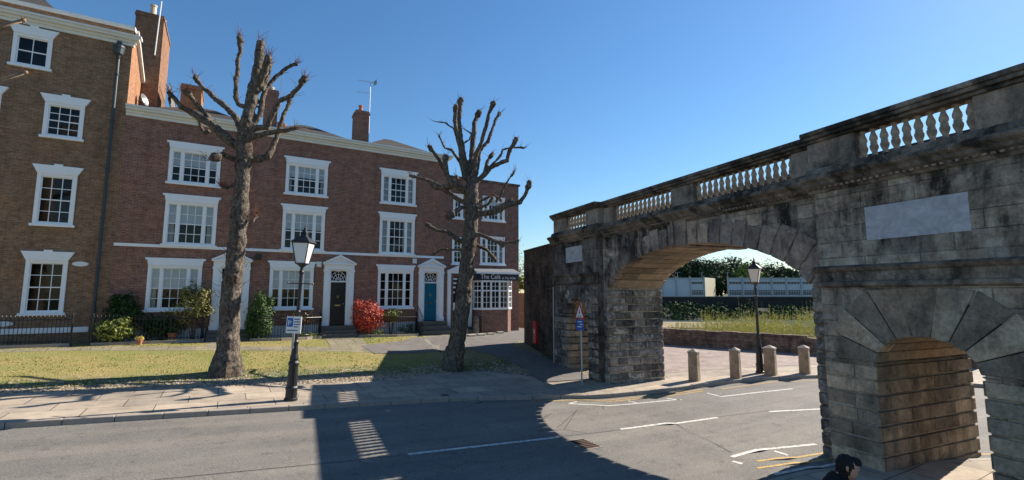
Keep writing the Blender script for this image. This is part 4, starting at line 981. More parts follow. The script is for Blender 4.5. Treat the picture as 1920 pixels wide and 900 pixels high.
# red wall box
q=a+d*((b-a).length*.52); zg=gz(q.x-.3,q.y)
t=thing('wall_box','tall narrow red box fixed low on the dark city wall','wall box',(q.x,q.y,1.1),math.atan2(d.y,d.x)-math.pi/2,org=(0,0,0))
def hit(px,py):   # point on the wall face
    dd=ray(px,py); nn=Vector((n.x,n.y,0)); k=(Vector((a.x,a.y,0)).dot(nn))/dd.dot(nn); return CP+dd*k
q1=hit(1006,602); q2=hit(1006,642); t.location=(q1.x,q1.y,q2.z)
hh=q1.z-q2.z
m=MB(); m.box(-.13,.03,-.23,.23,0,hh-.04); m.box(-.16,.03,-.26,.26,hh-.04,hh); m.box(-.15,.02,-.2,.2,-.06,0); m.build('body',M['red_post'],t,bevel=.02)
m=MB(); m.box(-.14,-.128,-.05,.05,hh*.42,hh*.62); m.build('label_plate',M['signwhite'],t)
# brick garden wall and shrub in the alley
m=MB(); m.box(15.0,24,31.5,31.8,.5,3.2); m.box(14.9,24.1,31.45,31.85,3.2,3.32)
tag(m.build('garden_wall',M['brick_orange']),'orange brick garden wall closing the alley beyond the café','wall')
# ================================================================== FOLIAGE
def leaves(m,c,rad,n,size,seed=0,lump=.25,shell=.55,flat=1.0,zlow=-1):
    rnd=random.Random(seed)
    for i in range(n):
        v=Vector((rnd.gauss(0,1),rnd.gauss(0,1),rnd.gauss(0,1))).normalized()
        if v.z<zlow: v.z=-v.z
        k=noise.noise(v*1.7+Vector((seed*3.1,0,0)))*lump*1.6+noise.noise(v*4.3+Vector((seed,5,0)))*lump
        r=(shell+(1-shell)*rnd.random()**.5)*(1+k)
        p=Vector((c[0]+v.x*rad[0]*r,c[1]+v.y*rad[1]*r,c[2]+v.z*rad[2]*r))
        nn=(v+Vector((rnd.uniform(-1,1),rnd.uniform(-1,1),rnd.uniform(-.6,1)))*.8).normalized(); t=nn.orthogonal().normalized(); t.rotate(Matrix.Rotation(rnd.random()*6.28,3,nn)); b=nn.cross(t)
        s=size*rnd.uniform(.6,1.3)
        m.add([p-t*s,p-b*s*.45+nn*s*.12,p+t*s,p+b*s*.45+nn*s*.12],[(0,1,2,3)])
def shrub(name,label,px,py0,py1,wpx,Y,mat,size,n,cat='shrub',lump=.25,seed=1,depth=.5,stem=True,ground=None,shape='oval'):
    top=onY(px,py0,Y); bot=onY(px,py1,Y); L=onY(px-wpx/2,(py0+py1)/2,Y); Rr=onY(px+wpx/2,(py0+py1)/2,Y); rx=(Rr.x-L.x)/2; cz=(top.z+bot.z)/2; rz=(top.z-bot.z)/2; cx=(L.x+Rr.x)/2
    g=gz(cx,Y) if ground is None else ground
    t=thing(name,label,cat,(cx,Y,g))
    m=MB(); leaves(m,(cx,Y,cz),(rx*.92,depth,rz*.9),int(n*.6),size,seed,lump*1.5)
    rr_=random.Random(seed)
    for q_ in range(6):
        a_=rr_.random()*6.28; leaves(m,(cx+rx*.6*math.cos(a_),Y+depth*.5*math.sin(a_)*rr_.choice((-1,1)),cz+rz*rr_.uniform(-.45,.75)),(rx*.38,depth*.4,rz*.34),int(n*.085),size*.9,seed*7+q_,.4,.2)
    if shape=='column':
        leaves(m,(cx,Y,cz-rz*.4),(rx*1.0,depth,rz*.6),n//2,size,seed+1,lump*.6)
    m.build('foliage',mat,t)
    s=MB()
    for k in range(4):
        a=k*1.7; s.tube([(cx+.05*math.cos(a),Y+.05*math.sin(a),g-.02),(cx+rx*.35*math.cos(a),Y+.2*math.sin(a),cz)],[.03,.012],5)
    s.build('stem',M['bark'],t); return t
shrub('ivy_bush','low sunlit yellow-green ivy bush at the railing before the left terraced house',217,592,645,84,25.0,M['leaf_ivy'],.075,2600,'bush',seed=3)
shrub('dark_bush','dark evergreen shrub in shade against the wall below the left ground-floor window',232,548,625,78,25.8,M['leaf_dark'],.08,1500,'bush',seed=4,depth=.22)
shrub('dark_bush','dark low shrub behind the railing left of the variegated bush',305,585,640,90,25.6,M['leaf_dark'],.07,1300,'bush',seed=44,depth=.3)
shrub('holly_bush','rounded pale variegated bush in front of the left ground-floor window',364,530,612,72,25.3,M['leaf_var'],.06,3000,'bush',seed=5,lump=.35)
shrub('laurel_bush','tall clipped dark green laurel right of the bigger pollard trunk',487,543,642,56,25.0,M['leaf_mid'],.055,3800,'bush',seed=6,lump=.15,shape='column')
shrub('azalea_bush','small pinkish green shrub beneath the middle ground-floor window, behind the near lamp post',562,582,608,58,25.4,M['leaf_pink'],.05,1100,'bush',seed=7,depth=.35)
shrub('photinia_bush','bright red-leaved bush between the black and teal doors',688,556,634,60,25.35,M['leaf_red'],.05,4200,'bush',seed=8,lump=.2,depth=.75)
shrub('green_shrub','small yellow-green shrub right of the red bush',733,578,603,38,25.6,M['leaf_ivy'],.05,900,'bush',seed=9,depth=.35)
shrub('green_shrub','low plant inside the railing left of the teal door steps',762,605,630,36,25.3,M['leaf_mid'],.05,500,'plant',seed=10,depth=.25)
shrub('green_shrub','low bright leafy plant at the foot of the railing right of the near lamp post',575,622,635,46,25.0,M['leaf_lime'],.05,500,'plant',seed=12,depth=.2)
shrub('green_shrub','small plant at the foot of the red bush',700,618,634,50,25.2,M['leaf_lime'],.04,450,'plant',seed=13,depth=.2)
m=MB(); q=onY(264,640,24.9); 
t=thing('flower_pot','small clay pot with yellow flowers outside the railing below the dark shrub','flower pot',(q.x,24.55,gz(q.x,24.55)))
m.lathe([(.07,0),(.11,.18),(.12,.18),(.12,.21),(.09,.21)],(q.x,24.55,gz(q.x,24.55)),12); m.build('pot',M['terracotta'],t)
m=MB(); leaves(m,(q.x,24.55,gz(q.x,24.55)+.27),(.15,.15,.1),120,.03,5); m.build('flowers',leafm('flower',(.1,.14,.03),(.6,.45,.08),(.75,.6,.3),20),t)
q=onY(323,628,25.3); g=gz(q.x,25.3)
t=thing('flower_pot','terracotta pot behind the railing beneath the variegated bush','flower pot',(q.x,25.3,g))
m=MB(); m.lathe([(.10,0),(.17,.34),(.19,.34),(.19,.40),(.14,.40)],(q.x,25.3,g),12); m.build('pot',M['terracotta'],t)
m=MB(); leaves(m,(q.x,25.3,g+.52),(.2,.2,.15),160,.04,6); m.build('foliage',M['leaf_mid'],t)
# bare tree and hedge in the alley gap
def tree(name,label,x,y,z0,h,cr,mat,n,size,seed,cat='tree',group=None,trunk=.3,cz=.6,lump=.3,shell=.35):
    t=thing(name,label,cat,(x,y,z0),group=group)
    s=MB(); s.tube([(x,y,z0),(x+.1,y,z0+h*.3),(x,y+.1,z0+h*.62)],[trunk,trunk*.75,trunk*.35],8)
    rnd=random.Random(seed)
    for k in range(7):
        a=rnd.random()*6.28; zz=z0+h*rnd.uniform(.3,.55); s.tube([(x,y,zz),(x+cr*.4*math.cos(a),y+cr*.4*math.sin(a),zz+h*.15),(x+cr*.75*math.cos(a),y+cr*.75*math.sin(a),zz+h*.3)],[trunk*.35,trunk*.2,trunk*.06],5)
    s.build('trunk',M['bark'],t)
    m=MB(); k=5
    for i in range(k):
        a=rnd.random()*6.28; rr=cr*rnd.uniform(.15,.5); c=(x+rr*math.cos(a),y+rr*math.sin(a),z0+h*(cz+rnd.uniform(-.14,.16))); q=rnd.uniform(.5,.72)
        leaves(m,c,(cr*q,cr*q,h*(1-cz)*q*.95),n//k,size,seed*10+i,lump,shell)
    m.build('crown',mat,t); return t
tree('bare_tree','leafless grey tree far behind, in the gap between the café and the city wall',29.5,50,0,11.0,3.4,M['leaf_bare'],2600,.14,31,trunk=.25,lump=.4,shell=.1)
q=atD(976,520,36)
shrub('hedge','bright green hedge behind the orange garden wall',978,512,548,60,33.0,M['leaf_lime'],.12,1500,'hedge',seed=14,depth=.9,ground=1.0)
# ================================================================== POLLARD TREES
def pollard(label,base,trunk,branches,seed,voxel,scale_px,group='pollarded street trees',twn=3,bare_ends=()):
    """trunk: [(px,py,width_px)], branches: [[(px,py)...], w0, w1, depth_sweep]"""
    rnd=random.Random(seed); D=Vector((base[0],base[1],0)).dot(fh); k=D/895.
    g=gz(*base); t=thing('pollarded_tree',label,'tree',(base[0],base[1],g),group=group)
    m=MB(); P=[];Rr=[]
    for (x,y,wp) in trunk: P.append(onpl(x,y,base)); Rr.append(wp*k/2*.86)
    P[0].z=g-.1
    # refine with knobs
    P2=[];R2=[]
    for i in range(len(P)-1):
        for j in range(5):
            f=j/5; P2.append(P[i].lerp(P[i+1],f)+Vector((rnd.uniform(-1,1),rnd.uniform(-1,1),0))*.02); R2.append((Rr[i]*(1-f)+Rr[i+1]*f)*rnd.uniform(.93,1.07))
    P2.append(P[-1]); R2.append(Rr[-1]); m.tube(P2,R2,14)
    for i in range(26):       # burrs
        j=rnd.randrange(2,len(P2)-1); a=rnd.random()*6.28; r=R2[j]; m.ball(P2[j]+Vector((math.cos(a),math.sin(a),0))*r*.84,r*rnd.uniform(.16,.34),8,(1,1,rnd.uniform(.7,1.8)))
    for i in range(8):        # root flare
        a=i*.785+rnd.uniform(-.3,.3); r=R2[0]; c=P2[0]; m.tube([c+Vector((0,0,1.0))+Vector((math.cos(a),math.sin(a),0))*r*.3,c+Vector((0,0,.38))+Vector((math.cos(a),math.sin(a),0))*r*.62,c+Vector((math.cos(a),math.sin(a),0))*r*.82],[r*.3,r*.33,r*.3],8)
    tw=MB(); cut=MB()
    for pts,w0,w1,dep in branches:
        n=len(pts); Q=[]; 
        for i,(x,y) in enumerate(pts): Q.append(onpl(x,y,base,dep*(i/(n-1))**1.1))
        S=[];RR=[]
        for i in range(n-1):
            L=(Q[i+1]-Q[i]).length; c=max(2,int(L/.22))
            for j in range(c):
                f=(i+j/c)/(n-1); p=Q[i].lerp(Q[i+1],j/c); S.append(p+Vector((rnd.uniform(-1,1),rnd.uniform(-1,1),rnd.uniform(-1,1)))*.018); RR.append((w0*(1-f)+w1*f)*k/2*.98*rnd.uniform(.88,1.14))
        S.append(Q[-1]); RR.append(w1*k/2*1.0)
        m.tube(S,RR,10)
        e=Q[-1]; d=(S[-1]-S[-3]).normalized() if len(S)>3 else (Q[-1]-Q[-2]).normalized()
        # knuckle
        if w1>3.4 and (w1<12):
            for q in range(4): m.ball(e-d*.06*q+Vector((rnd.uniform(-1,1),rnd.uniform(-1,1),rnd.uniform(-1,1)))*w1*k*.25,w1*k*rnd.uniform(.5,.85),8)
        for q in range(max(1,len(S)//3)):
            j=rnd.randrange(len(S)); v=Vector((rnd.uniform(-1,1),rnd.uniform(-1,1),rnd.uniform(-1,1))).normalized(); m.ball(S[j]+v*RR[j]*.8,RR[j]*rnd.uniform(.35,.65),6)
        # twigs
        nt_=int(twn*(10 if w1>3.4 else 4))
        for q in range(nt_):
            c=e+Vector((rnd.uniform(-1,1),rnd.uniform(-1,1),rnd.uniform(-1,1)))*w1*k*.4 if q<nt_*.5 else S[rnd.randrange(len(S)//3,len(S))]
            v=(d*.5+Vector((rnd.uniform(-1,1),rnd.uniform(-1,1),rnd.uniform(-.3,1)))).normalized(); L=rnd.uniform(.06,.42)**1.15; bd=Vector((rnd.uniform(-1,1),rnd.uniform(-1,1),rnd.uniform(0,1.4)))*L*.16
            tw.tube([c,c+v*L*.4+bd*.3,c+v*L*.75+bd,c+v*L+bd*2.0],[.0075,.006,.0045,.003],4,False)
    for i in range(int(twn*30)):   # epicormic shoots on the trunk
        j=rnd.randrange(len(P2)//3,len(P2)-1); a=rnd.random()*6.28; v=Vector((math.cos(a),math.sin(a),rnd.uniform(0,.8))).normalized(); c=P2[j]+v*R2[j]*.8; L=rnd.uniform(.15,.45)
        tw.tube([c,c+v*L*.6,c+v*L+Vector((0,0,.1))],[.008,.006,.003],4,False)
    o=m.build('trunk',M['bark'],t,smooth=True)
    rm=o.modifiers.new('remesh','REMESH'); rm.mode='VOXEL'; rm.voxel_size=voxel; rm.use_smooth_shade=True
    tx=bpy.data.textures.new('bark_displace','CLOUDS'); tx.noise_scale=.13; tx.noise_depth=4
    dm=o.modifiers.new('displace','DISPLACE'); dm.texture=tx; dm.strength=.06; dm.mid_level=.5
    tw.build('twigs',M['twig'],t); return t
T1b=(.21,18.96)
B1=[([(443,275),(424,258),(403,239),(381,224),(359,211),(340,199),(319,175)],20,7,-.9),
([(400,236),(393,224),(372,199),(357,180),(347,172)],10,8,-1.0),([(392,246),(384,250),(378,240),(373,226)],9,6,.5),
([(455,258),(452,245),(441.6,220),(424.5,202),(406,186),(384,168),(367,146)],15,8,.8),
([(456,250),(460,215),(462,203),(448,195),(442,184),(442.5,149),(446,133),(446,115),(451,96),(449,68)],11,8,.3),
([(458,262),(459,242),(466,214),(473,180),(479,149),(486,112),(490,78)],24,17,0),
([(474,180),(484,158),(496,133),(502,115),(504,104)],15,12,-.4),([(490,170),(502,146),(507,121)],9,8,.4),
([(468,250),(476,233),(487,214),(494.5,177),(502,161),(518,143),(536.5,130),(555,119)],13,6,.7),
([(464,258),(476,241),(499,239),(512,211),(524,189),(546,178.5),(561,161),(572,147)],13,8,-1.0),
([(460,268),(473,257),(487,253),(512,248.5),(536,244),(554,241)],13,6,-.7),
([(455,300),(470,298),(487,298),(502,294),(508,283),(515,267),(524,242),(533,214),(543,190)],17,7,.9),
([(450,300),(434,297),(418,289),(396,298)],11,10,-.8),
([(440,345),(428,352),(418,350)],7,5,-.4),([(470,420),(476,412),(481,402)],6,4,.2)]
pollard('larger pollarded street tree left of the near lamp, limbs rising above the roofline',T1b,[(424,712,66),(426,690,54),(428,660,46),(430,600,39),(437,520,38),(445,450,36),(450,380,33),(455,320,31),(458,285,34),(458,258,34)],B1,21,.035,1,twn=5)
T2b=(8.39,18.84)
B2=[([(884,345),(870,328),(866,300),(863,275),(855,250),(853,225),(855,199)],11,7,-.5),
([(885,345),(874,325),(870,295),(864.5,262),(860,225),(863,188)],12,9,.3),
([(886,345),(881,325),(885,287),(888,253),(889.5,231),(898,210)],11,9,.7),
([(886,345),(887,328),(893.6,289),(903,264),(911.7,237),(917,212),(925.6,193)],10,7,-.8),
([(888,335),(895,317),(899,284),(914.5,264.5),(922.8,245),(929.7,223),(936.7,212)],9,6,.9),
([(888,345),(909,328),(920,314.5),(936.7,306),(950.6,300.6),(956,281),(967,261)],10,8,-.5),
([(905,330),(914.5,317),(936.7,295),(942,281),(959,277),(984,277)],6,4,1.0),
([(900,335),(909,323),(914.5,303),(922.8,290)],8,7,.5),
([(868,318),(861.7,303),(847.8,281),(835,277),(822.8,254)],7,4,.6),
([(853,250),(849,241),(834,229.7),(816,228)],4,3,-.5),([(870,268),(880,262),(884,250),(868,240)],4,3,.5),
([(884,368),(878,362),(861.7,353),(845,342),(836.7,325.6),(835,294)],15,9,-.6),([(838,330),(823,300),(805,275)],8,6,-.9),
([(850,350),(826,350),(803,339),(770,329)],11,5,.8),([(880,388),(873,381),(853,370),(839,359),(812,348)],12,7,.4),
([(882,392),(875,386),(864,389),(842,406)],9,8,-.8),
([(888,400),(900.6,400.6),(925.6,397.8),(950.6,386.7),(975.6,378),(986.7,361.7),(993.6,343)],13,7,-.5),
([(920,397),(928,390),(942,384),(959,376)],8,7,.6),([(890,380),(903,375.6),(925.6,364.5),(939,376)],7,5,.5),([(930,378),(936.7,370),(947.8,345),(964.5,322)],5,4,.3),
([(878,455),(858,449.6),(839.6,435),(817.6,431),(797.5,419)],10,6,-.6),([(876,470),(856,468),(828.6,468),(810,478)],7,4,.6),
([(880,432),(891,438.6),(916.5,446),(935,455),(971.5,453)],9,4,-.6),([(928,450),(936,456),(943,460)],6,7,-.4),([(880,455),(891,457),(913,468),(927.5,486)],7,6,.5),
([(884,380),(900,390),(915,383),(922,372)],6,5,-.9),([(880,360),(865,350),(855,332)],7,5,-1.0)]
pollard('smaller pollarded street tree with dense cut limbs, in front of the café',T2b,[(846,697,52),(850,680,42),(857,640,36),(865,590,34),(872,530,32),(878,470,32),(883,420,31),(885,380,30),(885,350,28),(886,335,22)],B2,22,.04,1,twn=2.2)
# third pollard, its trunk out of frame on the left
def third():
    base=(-8.3,19.2); D=Vector((*base,0)).dot(fh); g=gz(*base)
    t=thing('pollarded_tree','pollarded tree mostly out of frame at the left edge, two pale cut limbs showing','tree',(base[0],base[1],g),group='pollarded street trees')
    m=MB(); x,y=base; m.tube([(x,y,g-.1),(x,y,g+1),(x+.1,y,g+5),(x,y,g+8.5)],[.62,.42,.36,.34],12)
    tips=[(44,38,D+1.2,.042),(48,136,D+1.0,.038)]
    for (px,py,dd,r) in tips:
        e=atD(px,py,dd); s=Vector((x,y,e.z-1.6)); mid=s.lerp(e,.55)+Vector((0,0,.15)); m.tube([s,s.lerp(e,.3),mid,s.lerp(e,.8)-Vector((0,0,.03)),e],[.16,.11,r*1.4,r*1.1,r*1.2],8); m.ball(e,r*1.7,8)
    for a in (.5,2.0,3.4,4.9): m.tube([(x,y,g+8.2),(x+.9*math.cos(a),y+.9*math.sin(a),g+9.2),(x+1.1*math.cos(a),y+1.1*math.sin(a),g+11.5)],[.2,.14,.09],8)
    o=m.build('trunk',M['bark_pale'],t,smooth=True); tw=MB(); rnd=random.Random(3)
    for (px,py,dd,r) in tips:
        e=atD(px,py,dd)
        for i in range(16): v=Vector((rnd.uniform(-1,1),rnd.uniform(-1,1),rnd.uniform(-1,1))).normalized(); tw.tube([e,e+v*rnd.uniform(.05,.22)],[.008,.003],4,False)
    tw.build('twigs',M['twig'],t)
M['bark_pale']=plain('bark_pale',(.24,.18,.13),.9,.12,var=.4,vs=6,bs=.5)
third()
# ================================================================== STREET LAMPS
def lamp(label,x,y,lean=0,sign=False):
    g=gz(x,y); t=thing('street_lamp',label,'street lamp',(x,y,g),0,'Victorian street lamps',org=(0,0,0))
    m=MB()
    m.lathe([(.18,0),(.18,.06),(.155,.08),(.15,.28),(.165,.30),(.165,.36),(.14,.40),(.125,.95),(.145,.98),(.145,1.04),(.115,1.10),(.12,1.16),(.09,1.3),(.075,1.55),(.09,1.58),(.09,1.63),(.062,1.68),(.054,2.4),(.068,2.43),(.068,2.48),(.05,2.52),(.048,3.55),(.07,3.58),(.07,3.62),(.045,3.66),(.04,3.78)],(0,0,0),16)
    m.build('post',M['black_iron'],t)
    m=MB(); m.tube([(-.34,.0,3.28),(.34,.0,3.28)],.016,6); m.ball((-.35,0,3.28),.03); m.ball((.35,0,3.28),.03); m.build('ladder_bar',M['black_iron'],t)
    zb,zt=3.86,4.46; rb,rtp=.135,.235
    m=MB(); m.lathe([(.05,0),(.12,.06),(.19,.10),(.19,.12)],(0,0,3.75),6)
    for k in range(4):
        a=math.pi/4+k*math.pi/2; a2=a+math.pi/2
        m.tube([(rb*1.41*math.cos(a),rb*1.41*math.sin(a),zb),(rtp*1.41*math.cos(a),rtp*1.41*math.sin(a),zt)],.016,5)
        for r_,z in ((rb,zb),(rtp,zt)): m.tube([(r_*1.41*math.cos(a),r_*1.41*math.sin(a),z),(r_*1.41*math.cos(a2),r_*1.41*math.sin(a2),z)],.017,5)
    m.lathe([(.36,0),(.38,.02),(.35,.05),(.22,.14),(.12,.20),(.10,.26),(.13,.28),(.07,.34),(.03,.38),(.045,.41),(.025,.45),(.005,.52)],(0,0,zt),4,math.pi/4)
    m.build('lantern_frame',M['black_iron'],t)
    m=MB()
    for k in range(4):
        a=math.pi/4+k*math.pi/2; a2=a+math.pi/2; i_=.985
        m.quad((rb*1.41*i_*math.cos(a),rb*1.41*i_*math.sin(a),zb),(rb*1.41*i_*math.cos(a2),rb*1.41*i_*math.sin(a2),zb),(rtp*1.41*i_*math.cos(a2),rtp*1.41*i_*math.sin(a2),zt),(rtp*1.41*i_*math.cos(a),rtp*1.41*i_*math.sin(a),zt))
    m.build('lantern_glass',M['lampglass'],t)
    if sign:
        s=MB(); s.box(-.21,.21,-.012,.012,0,.47); so=s.build('parking_sign',M['signwhite'],t,org=(0,0,0)); so.location=(-.04,-.11,1.87)
        s=MB(); s.box(-.19,-.02,-.018,-.013,.18,.43); s.build('sign_symbol_panel',M['signblue'],so,org=(0,0,0))
        o=text_mesh('P',.2,'sign_letter',M['signwhite'],so,(0,0,0),(R(90),0,0),.003); o.location=(-.17,-.022,.22)
        s=MB()
        for z,w_ in ((.38,.15),(.31,.17),(.24,.16),(.17,.12),(.07,.3)): s.box(.01 if z>.1 else -.18,(.01 if z>.1 else -.18)+w_,-.018,-.013,z,z+.025)
        s.build('sign_text_lines',M['navy'],so,org=(0,0,0))
        b=MB(); b.box(-.07,-.01,-.03,.0,0,.42); bo=b.build('sign_bracket',M['galv'],t,org=(0,0,0)); bo.location=(.01,-.08,1.45)
        t.rotation_euler=(0,R(2.0)*math.cos(YAW),0); t.rotation_mode='QUATERNION'; t.rotation_quaternion=Matrix.Rotation(R(2.0),4,fh).to_quaternion() @ Matrix.Rotation(-YAW,4,'Z').to_quaternion()
    return t
lamp('black Victorian street lamp with a parking sign, leaning slightly at the near kerb',1.76,15.05,0,True)
lp2=lamp('black Victorian street lamp beyond the main arch, behind the wide bollard',19.95,12.45)
lp2.rotation_euler=(0,0,R(20))
# ================================================================== ROAD SIGN
g=gz(11.54,14.17); t=thing('road_sign','grey pole with a red triangle warning sign above a blue plate, by the far pier','road sign',(11.54,14.17,g),org=(0,0,0))
m=MB(); m.tube([(0,0,-.05),(0,0,3.02)],.034,10); m.build('pole',M['galv'],t)
def plate(pl,x0,x1,name,mat,par): m=MB(); m.prism(pl,'x',x0,x1); return fixn(m.build(name,mat,par,org=(0,0,0)))
s=.34; zb=2.46
tri=lambda s,zb:[(-s,zb),(s,zb),(0,zb+s*1.732)]
tp=plate(tri(.34,2.43),-.055,-.042,'triangle_plate',M['signred'],t)
plate(tri(.255,2.475),-.060,-.0555,'triangle_face',M['signwhite'],tp)
m=MB(); m.box(-.064,-.0605,-.018,.018,2.66,2.76); m.prism([(-.05,2.66),(.05,2.66),(0,2.60)],'x',-.064,-.0605); m.box(-.064,-.0605,-.10,-.04,2.50,2.54); m.box(-.064,-.0605,.04,.10,2.50,2.54); m.build('sign_symbol',M['black_paint'],tp)
pb=plate([(-.26,2.0),(.26,2.0),(.26,2.40),(-.26,2.40)],-.055,-.042,'blue_plate',M['signblue'],t)
m=MB(); m.box(-.060,-.0555,-.15,.12,2.30,2.34); m.box(-.060,-.0555,-.2,.0,2.20,2.24); m.box(-.060,-.0555,-.12,.16,2.11,2.15); m.build('sign_lines',M['signwhite'],pb)
t.rotation_euler=(0,0,R(-6))
# ================================================================== BOLLARDS
def bollard(label,x,y,w_=.36,h=1.18,rz=.3,first=None):
    g=gz(20,13.5)-.0; z=-.11
    t=thing('bollard',label,'bollard',(x,y,z),rz,'stone bollards beyond the arch',org=(0,0,0))
    m=MB(); c=w_/2; k=.05; pl=[(-c+k,-c),(c-k,-c),(c,-c+k),(c,c-k),(c-k,c),(-c+k,c),(-c,c-k),(-c,-c+k)]
    n=8; v=[]; 
    for zz,s_ in ((-.1,1.04),(.3,1.02),(h-.12,.98)): v+=[(a*s_,b*s_,zz) for a,b in pl]
    m.add(v,[tuple(range(8))[::-1]]+[(r*8+i,r*8+(i+1)%8,(r+1)*8+(i+1)%8,(r+1)*8+i) for r in range(2) for i in range(8)]+[tuple(range(16,24))])
    m.build('shaft',M['timber'],t)
    m=MB(); v=[(a*1.08,b*1.08,h-.12) for a,b in pl]+[(a*1.08,b*1.08,h-.05) for a,b in pl]+[(0,0,h+.06)]
    m.add(v,[tuple(range(8))[::-1]]+[(i,(i+1)%8,(i+1)%8+8,i+8) for i in range(8)]+[(8+i,8+(i+1)%8,16) for i in range(8)]); m.build('cap',M['kerbstone'],t); return t
bollard('leftmost bollard seen through the main arch',16.05,12.75)
bollard('bollard between the leftmost bollard and the far street lamp',17.95,12.25,.36)
bollard('wide bollard just right of the far street lamp',19.9,11.95,.42)
bollard('rightmost bollard, half hidden by the near pier of the arch',21.5,11.4,.38,1.15)
def stump(label,px,py,h,r):
    q=gp(px,py); t=thing('stone_post',label,'post',(q.x,25.35,gz(q.x,25.35)),0,'old posts by the café',org=(0,0,0)); m=MB(); m.lathe([(r,-.1),(r*.95,h*.5),(r*.9,h-.08),(r*.7,h)],(0,0,0),10); m.build('shaft',M['stone_trim'],t,smooth=False); 
    m=MB(); m.lathe([(r*.7,0),(r*.5,.03)],(0,0,h),10); m.build('worn_top',M['kerbstone'],t)
stump('dark stone post left of the café door, beside the teal-door steps',838,620,.95,.17); stump('dark stone post right of the café door, below the menu board',892,625,.95,.19)
# ================================================================== covers
P=[rp(*p) for p in ((1068,828),(1092,824),(1126,838),(1096,843))]; c=sum(P,Vector())/4
t=thing('manhole_cover','rusty iron manhole cover in the road, right of the shadow edge','manhole cover',tuple(c))
def platef(P,z0,z1,sc,mat,name,par):
    m=MB(); cc=sum(P,Vector())/4; q=[cc+(p-cc)*sc for p in P]; m.hexa([(p.x,p.y,p.z+z0) for p in q]+[(p.x,p.y,p.z+z1) for p in q]); return fixn(m.build(name,mat,par))
P=[p for p in P][::-1]
platef(P,-.02,.010,1.12,M['kerbstone'],'frame',t); platef(P,-.01,.016,1.0,plain('rusty_iron',(.085,.05,.038),.7,.3,.3,.4,12,.4),'plate',t)
m=MB(); cc=c
for i in range(7):
    for j in range(6):
        a=P[0].lerp(P[1],(i+.5)/7); b=P[3].lerp(P[2],(i+.5)/7); q=a.lerp(b,(j+.5)/6); m.box(q.x-.03,q.x+.03,q.y-.012,q.y+.012,q.z+.015,q.z+.024)
m.build('tread_studs',M['black_iron'],t)
q=rp(882,753); q.y=kn(q.x)-.22
t=thing('gully_grate','dark iron gully grate at the kerb in the bridge shadow','drain',tuple(q)); m=MB(); m.box(q.x-.24,q.x+.24,q.y-.2,q.y+.2,q.z-.05,q.z+.008); m.build('frame',M['black_iron'],t)
m=MB(); 
for i in range(7): m.box(q.x-.2+.06*i,q.x-.17+.06*i,q.y-.16,q.y+.16,q.z+.008,q.z+.016)
m.build('grate_bars',M['galv'],t)
q=gp(833,741); m=MB(); m.box(q.x-.12,q.x+.12,q.y-.1,q.y+.1,q.z-.03,q.z+.01); m.box(q.x-.07,q.x+.07,q.y-.05,q.y+.05,q.z+.009,q.z+.016); tag(m.build('access_cover',M['black_iron']),'small square iron access cover in the pavement in the bridge shadow','cover')
# ================================================================== RIVER SIDE
# low wall
a=Vector((23.6,27.8)); b=Vector((28.4,14.8)); c=Vector((29.6,8.0))
t=thing('river_wall','low dark reddish stone wall along the river, seen through the main arch','wall',(26.9,18.7,-.11))
m=MB()
def lowall(m,a,b,th,z0,z1,seg=.9):
    L=(b-a).length; d=(b-a)/L; nn=Vector((d.y,-d.x))*-1; n=int(L/seg)
    for i in range(n):
        p=a+d*(L*i/n); q=a+d*(L*(i+1)/n); j=random.uniform(-.03,.03)
        m.hexa([(p.x,p.y,z0),(q.x,q.y,z0),(q.x+nn.x*th,q.y+nn.y*th,z0),(p.x+nn.x*th,p.y+nn.y*th,z0),(p.x,p.y,z1+j),(q.x,q.y,z1+j),(q.x+nn.x*th,q.y+nn.y*th,z1+j),(p.x+nn.x*th,p.y+nn.y*th,z1+j)])
lowall(m,a,b,.45,-.5,.92); lowall(m,b,c,.45,-.5,.80); fixn(m.build('wall_body',M['rubble'],t,bevel=.02))
# near bank beyond the wall
m=MB(); vs=[];fs=[]; nx,ny=40,16
for i in range(nx+1):
    for j in range(ny+1):
        r=-6+64*i/nx; D=26+38*j/ny; x,y,_=FW(r,D,0); z=.15-.012*(D-30) if D<48 else -.1-(D-48)*.17
        if D<30: z=-.2
        z+=.12*noise.noise(Vector((x*.3,y*.3,0))); vs.append((x,y,max(z,-2.9)))
for i in range(nx):
    for j in range(ny): k=i*(ny+1)+j; fs.append((k,k+ny+1,k+ny+2,k+1))
# keep only what lies beyond the wall line
def beyond(p): 
    d=(Vector((28.4,14.8))-Vector((23.6,27.8))); return (p[0]-23.6)*(-d.y)+(p[1]-27.8)*d.x
keep=[f for f in fs if all(beyond(vs[k])>.3 and vs[k][0]>29-.25*max(0,vs[k][1]-8) for k in f)]
m.add(vs,keep); struct(m.build('river_bank',M['bankgreen'],smooth=True))
m=MB(); p=[FW(-60,60,-2.55),FW(500,40,-2.55),FW(500,330,-2.55),FW(-60,330,-2.55)]; m.poly(p); struct(m.build('river',M['water']))
m=MB(); p=[FW(18,62,-2.45),FW(34,66,-2.45),FW(45,76,-2.45),FW(52,90,-2.45),FW(44,98,-2.45),FW(22,98,-2.45),FW(8,88,-2.45)]; m.poly(p); struct(m.build('mud_bank',M['sand']))
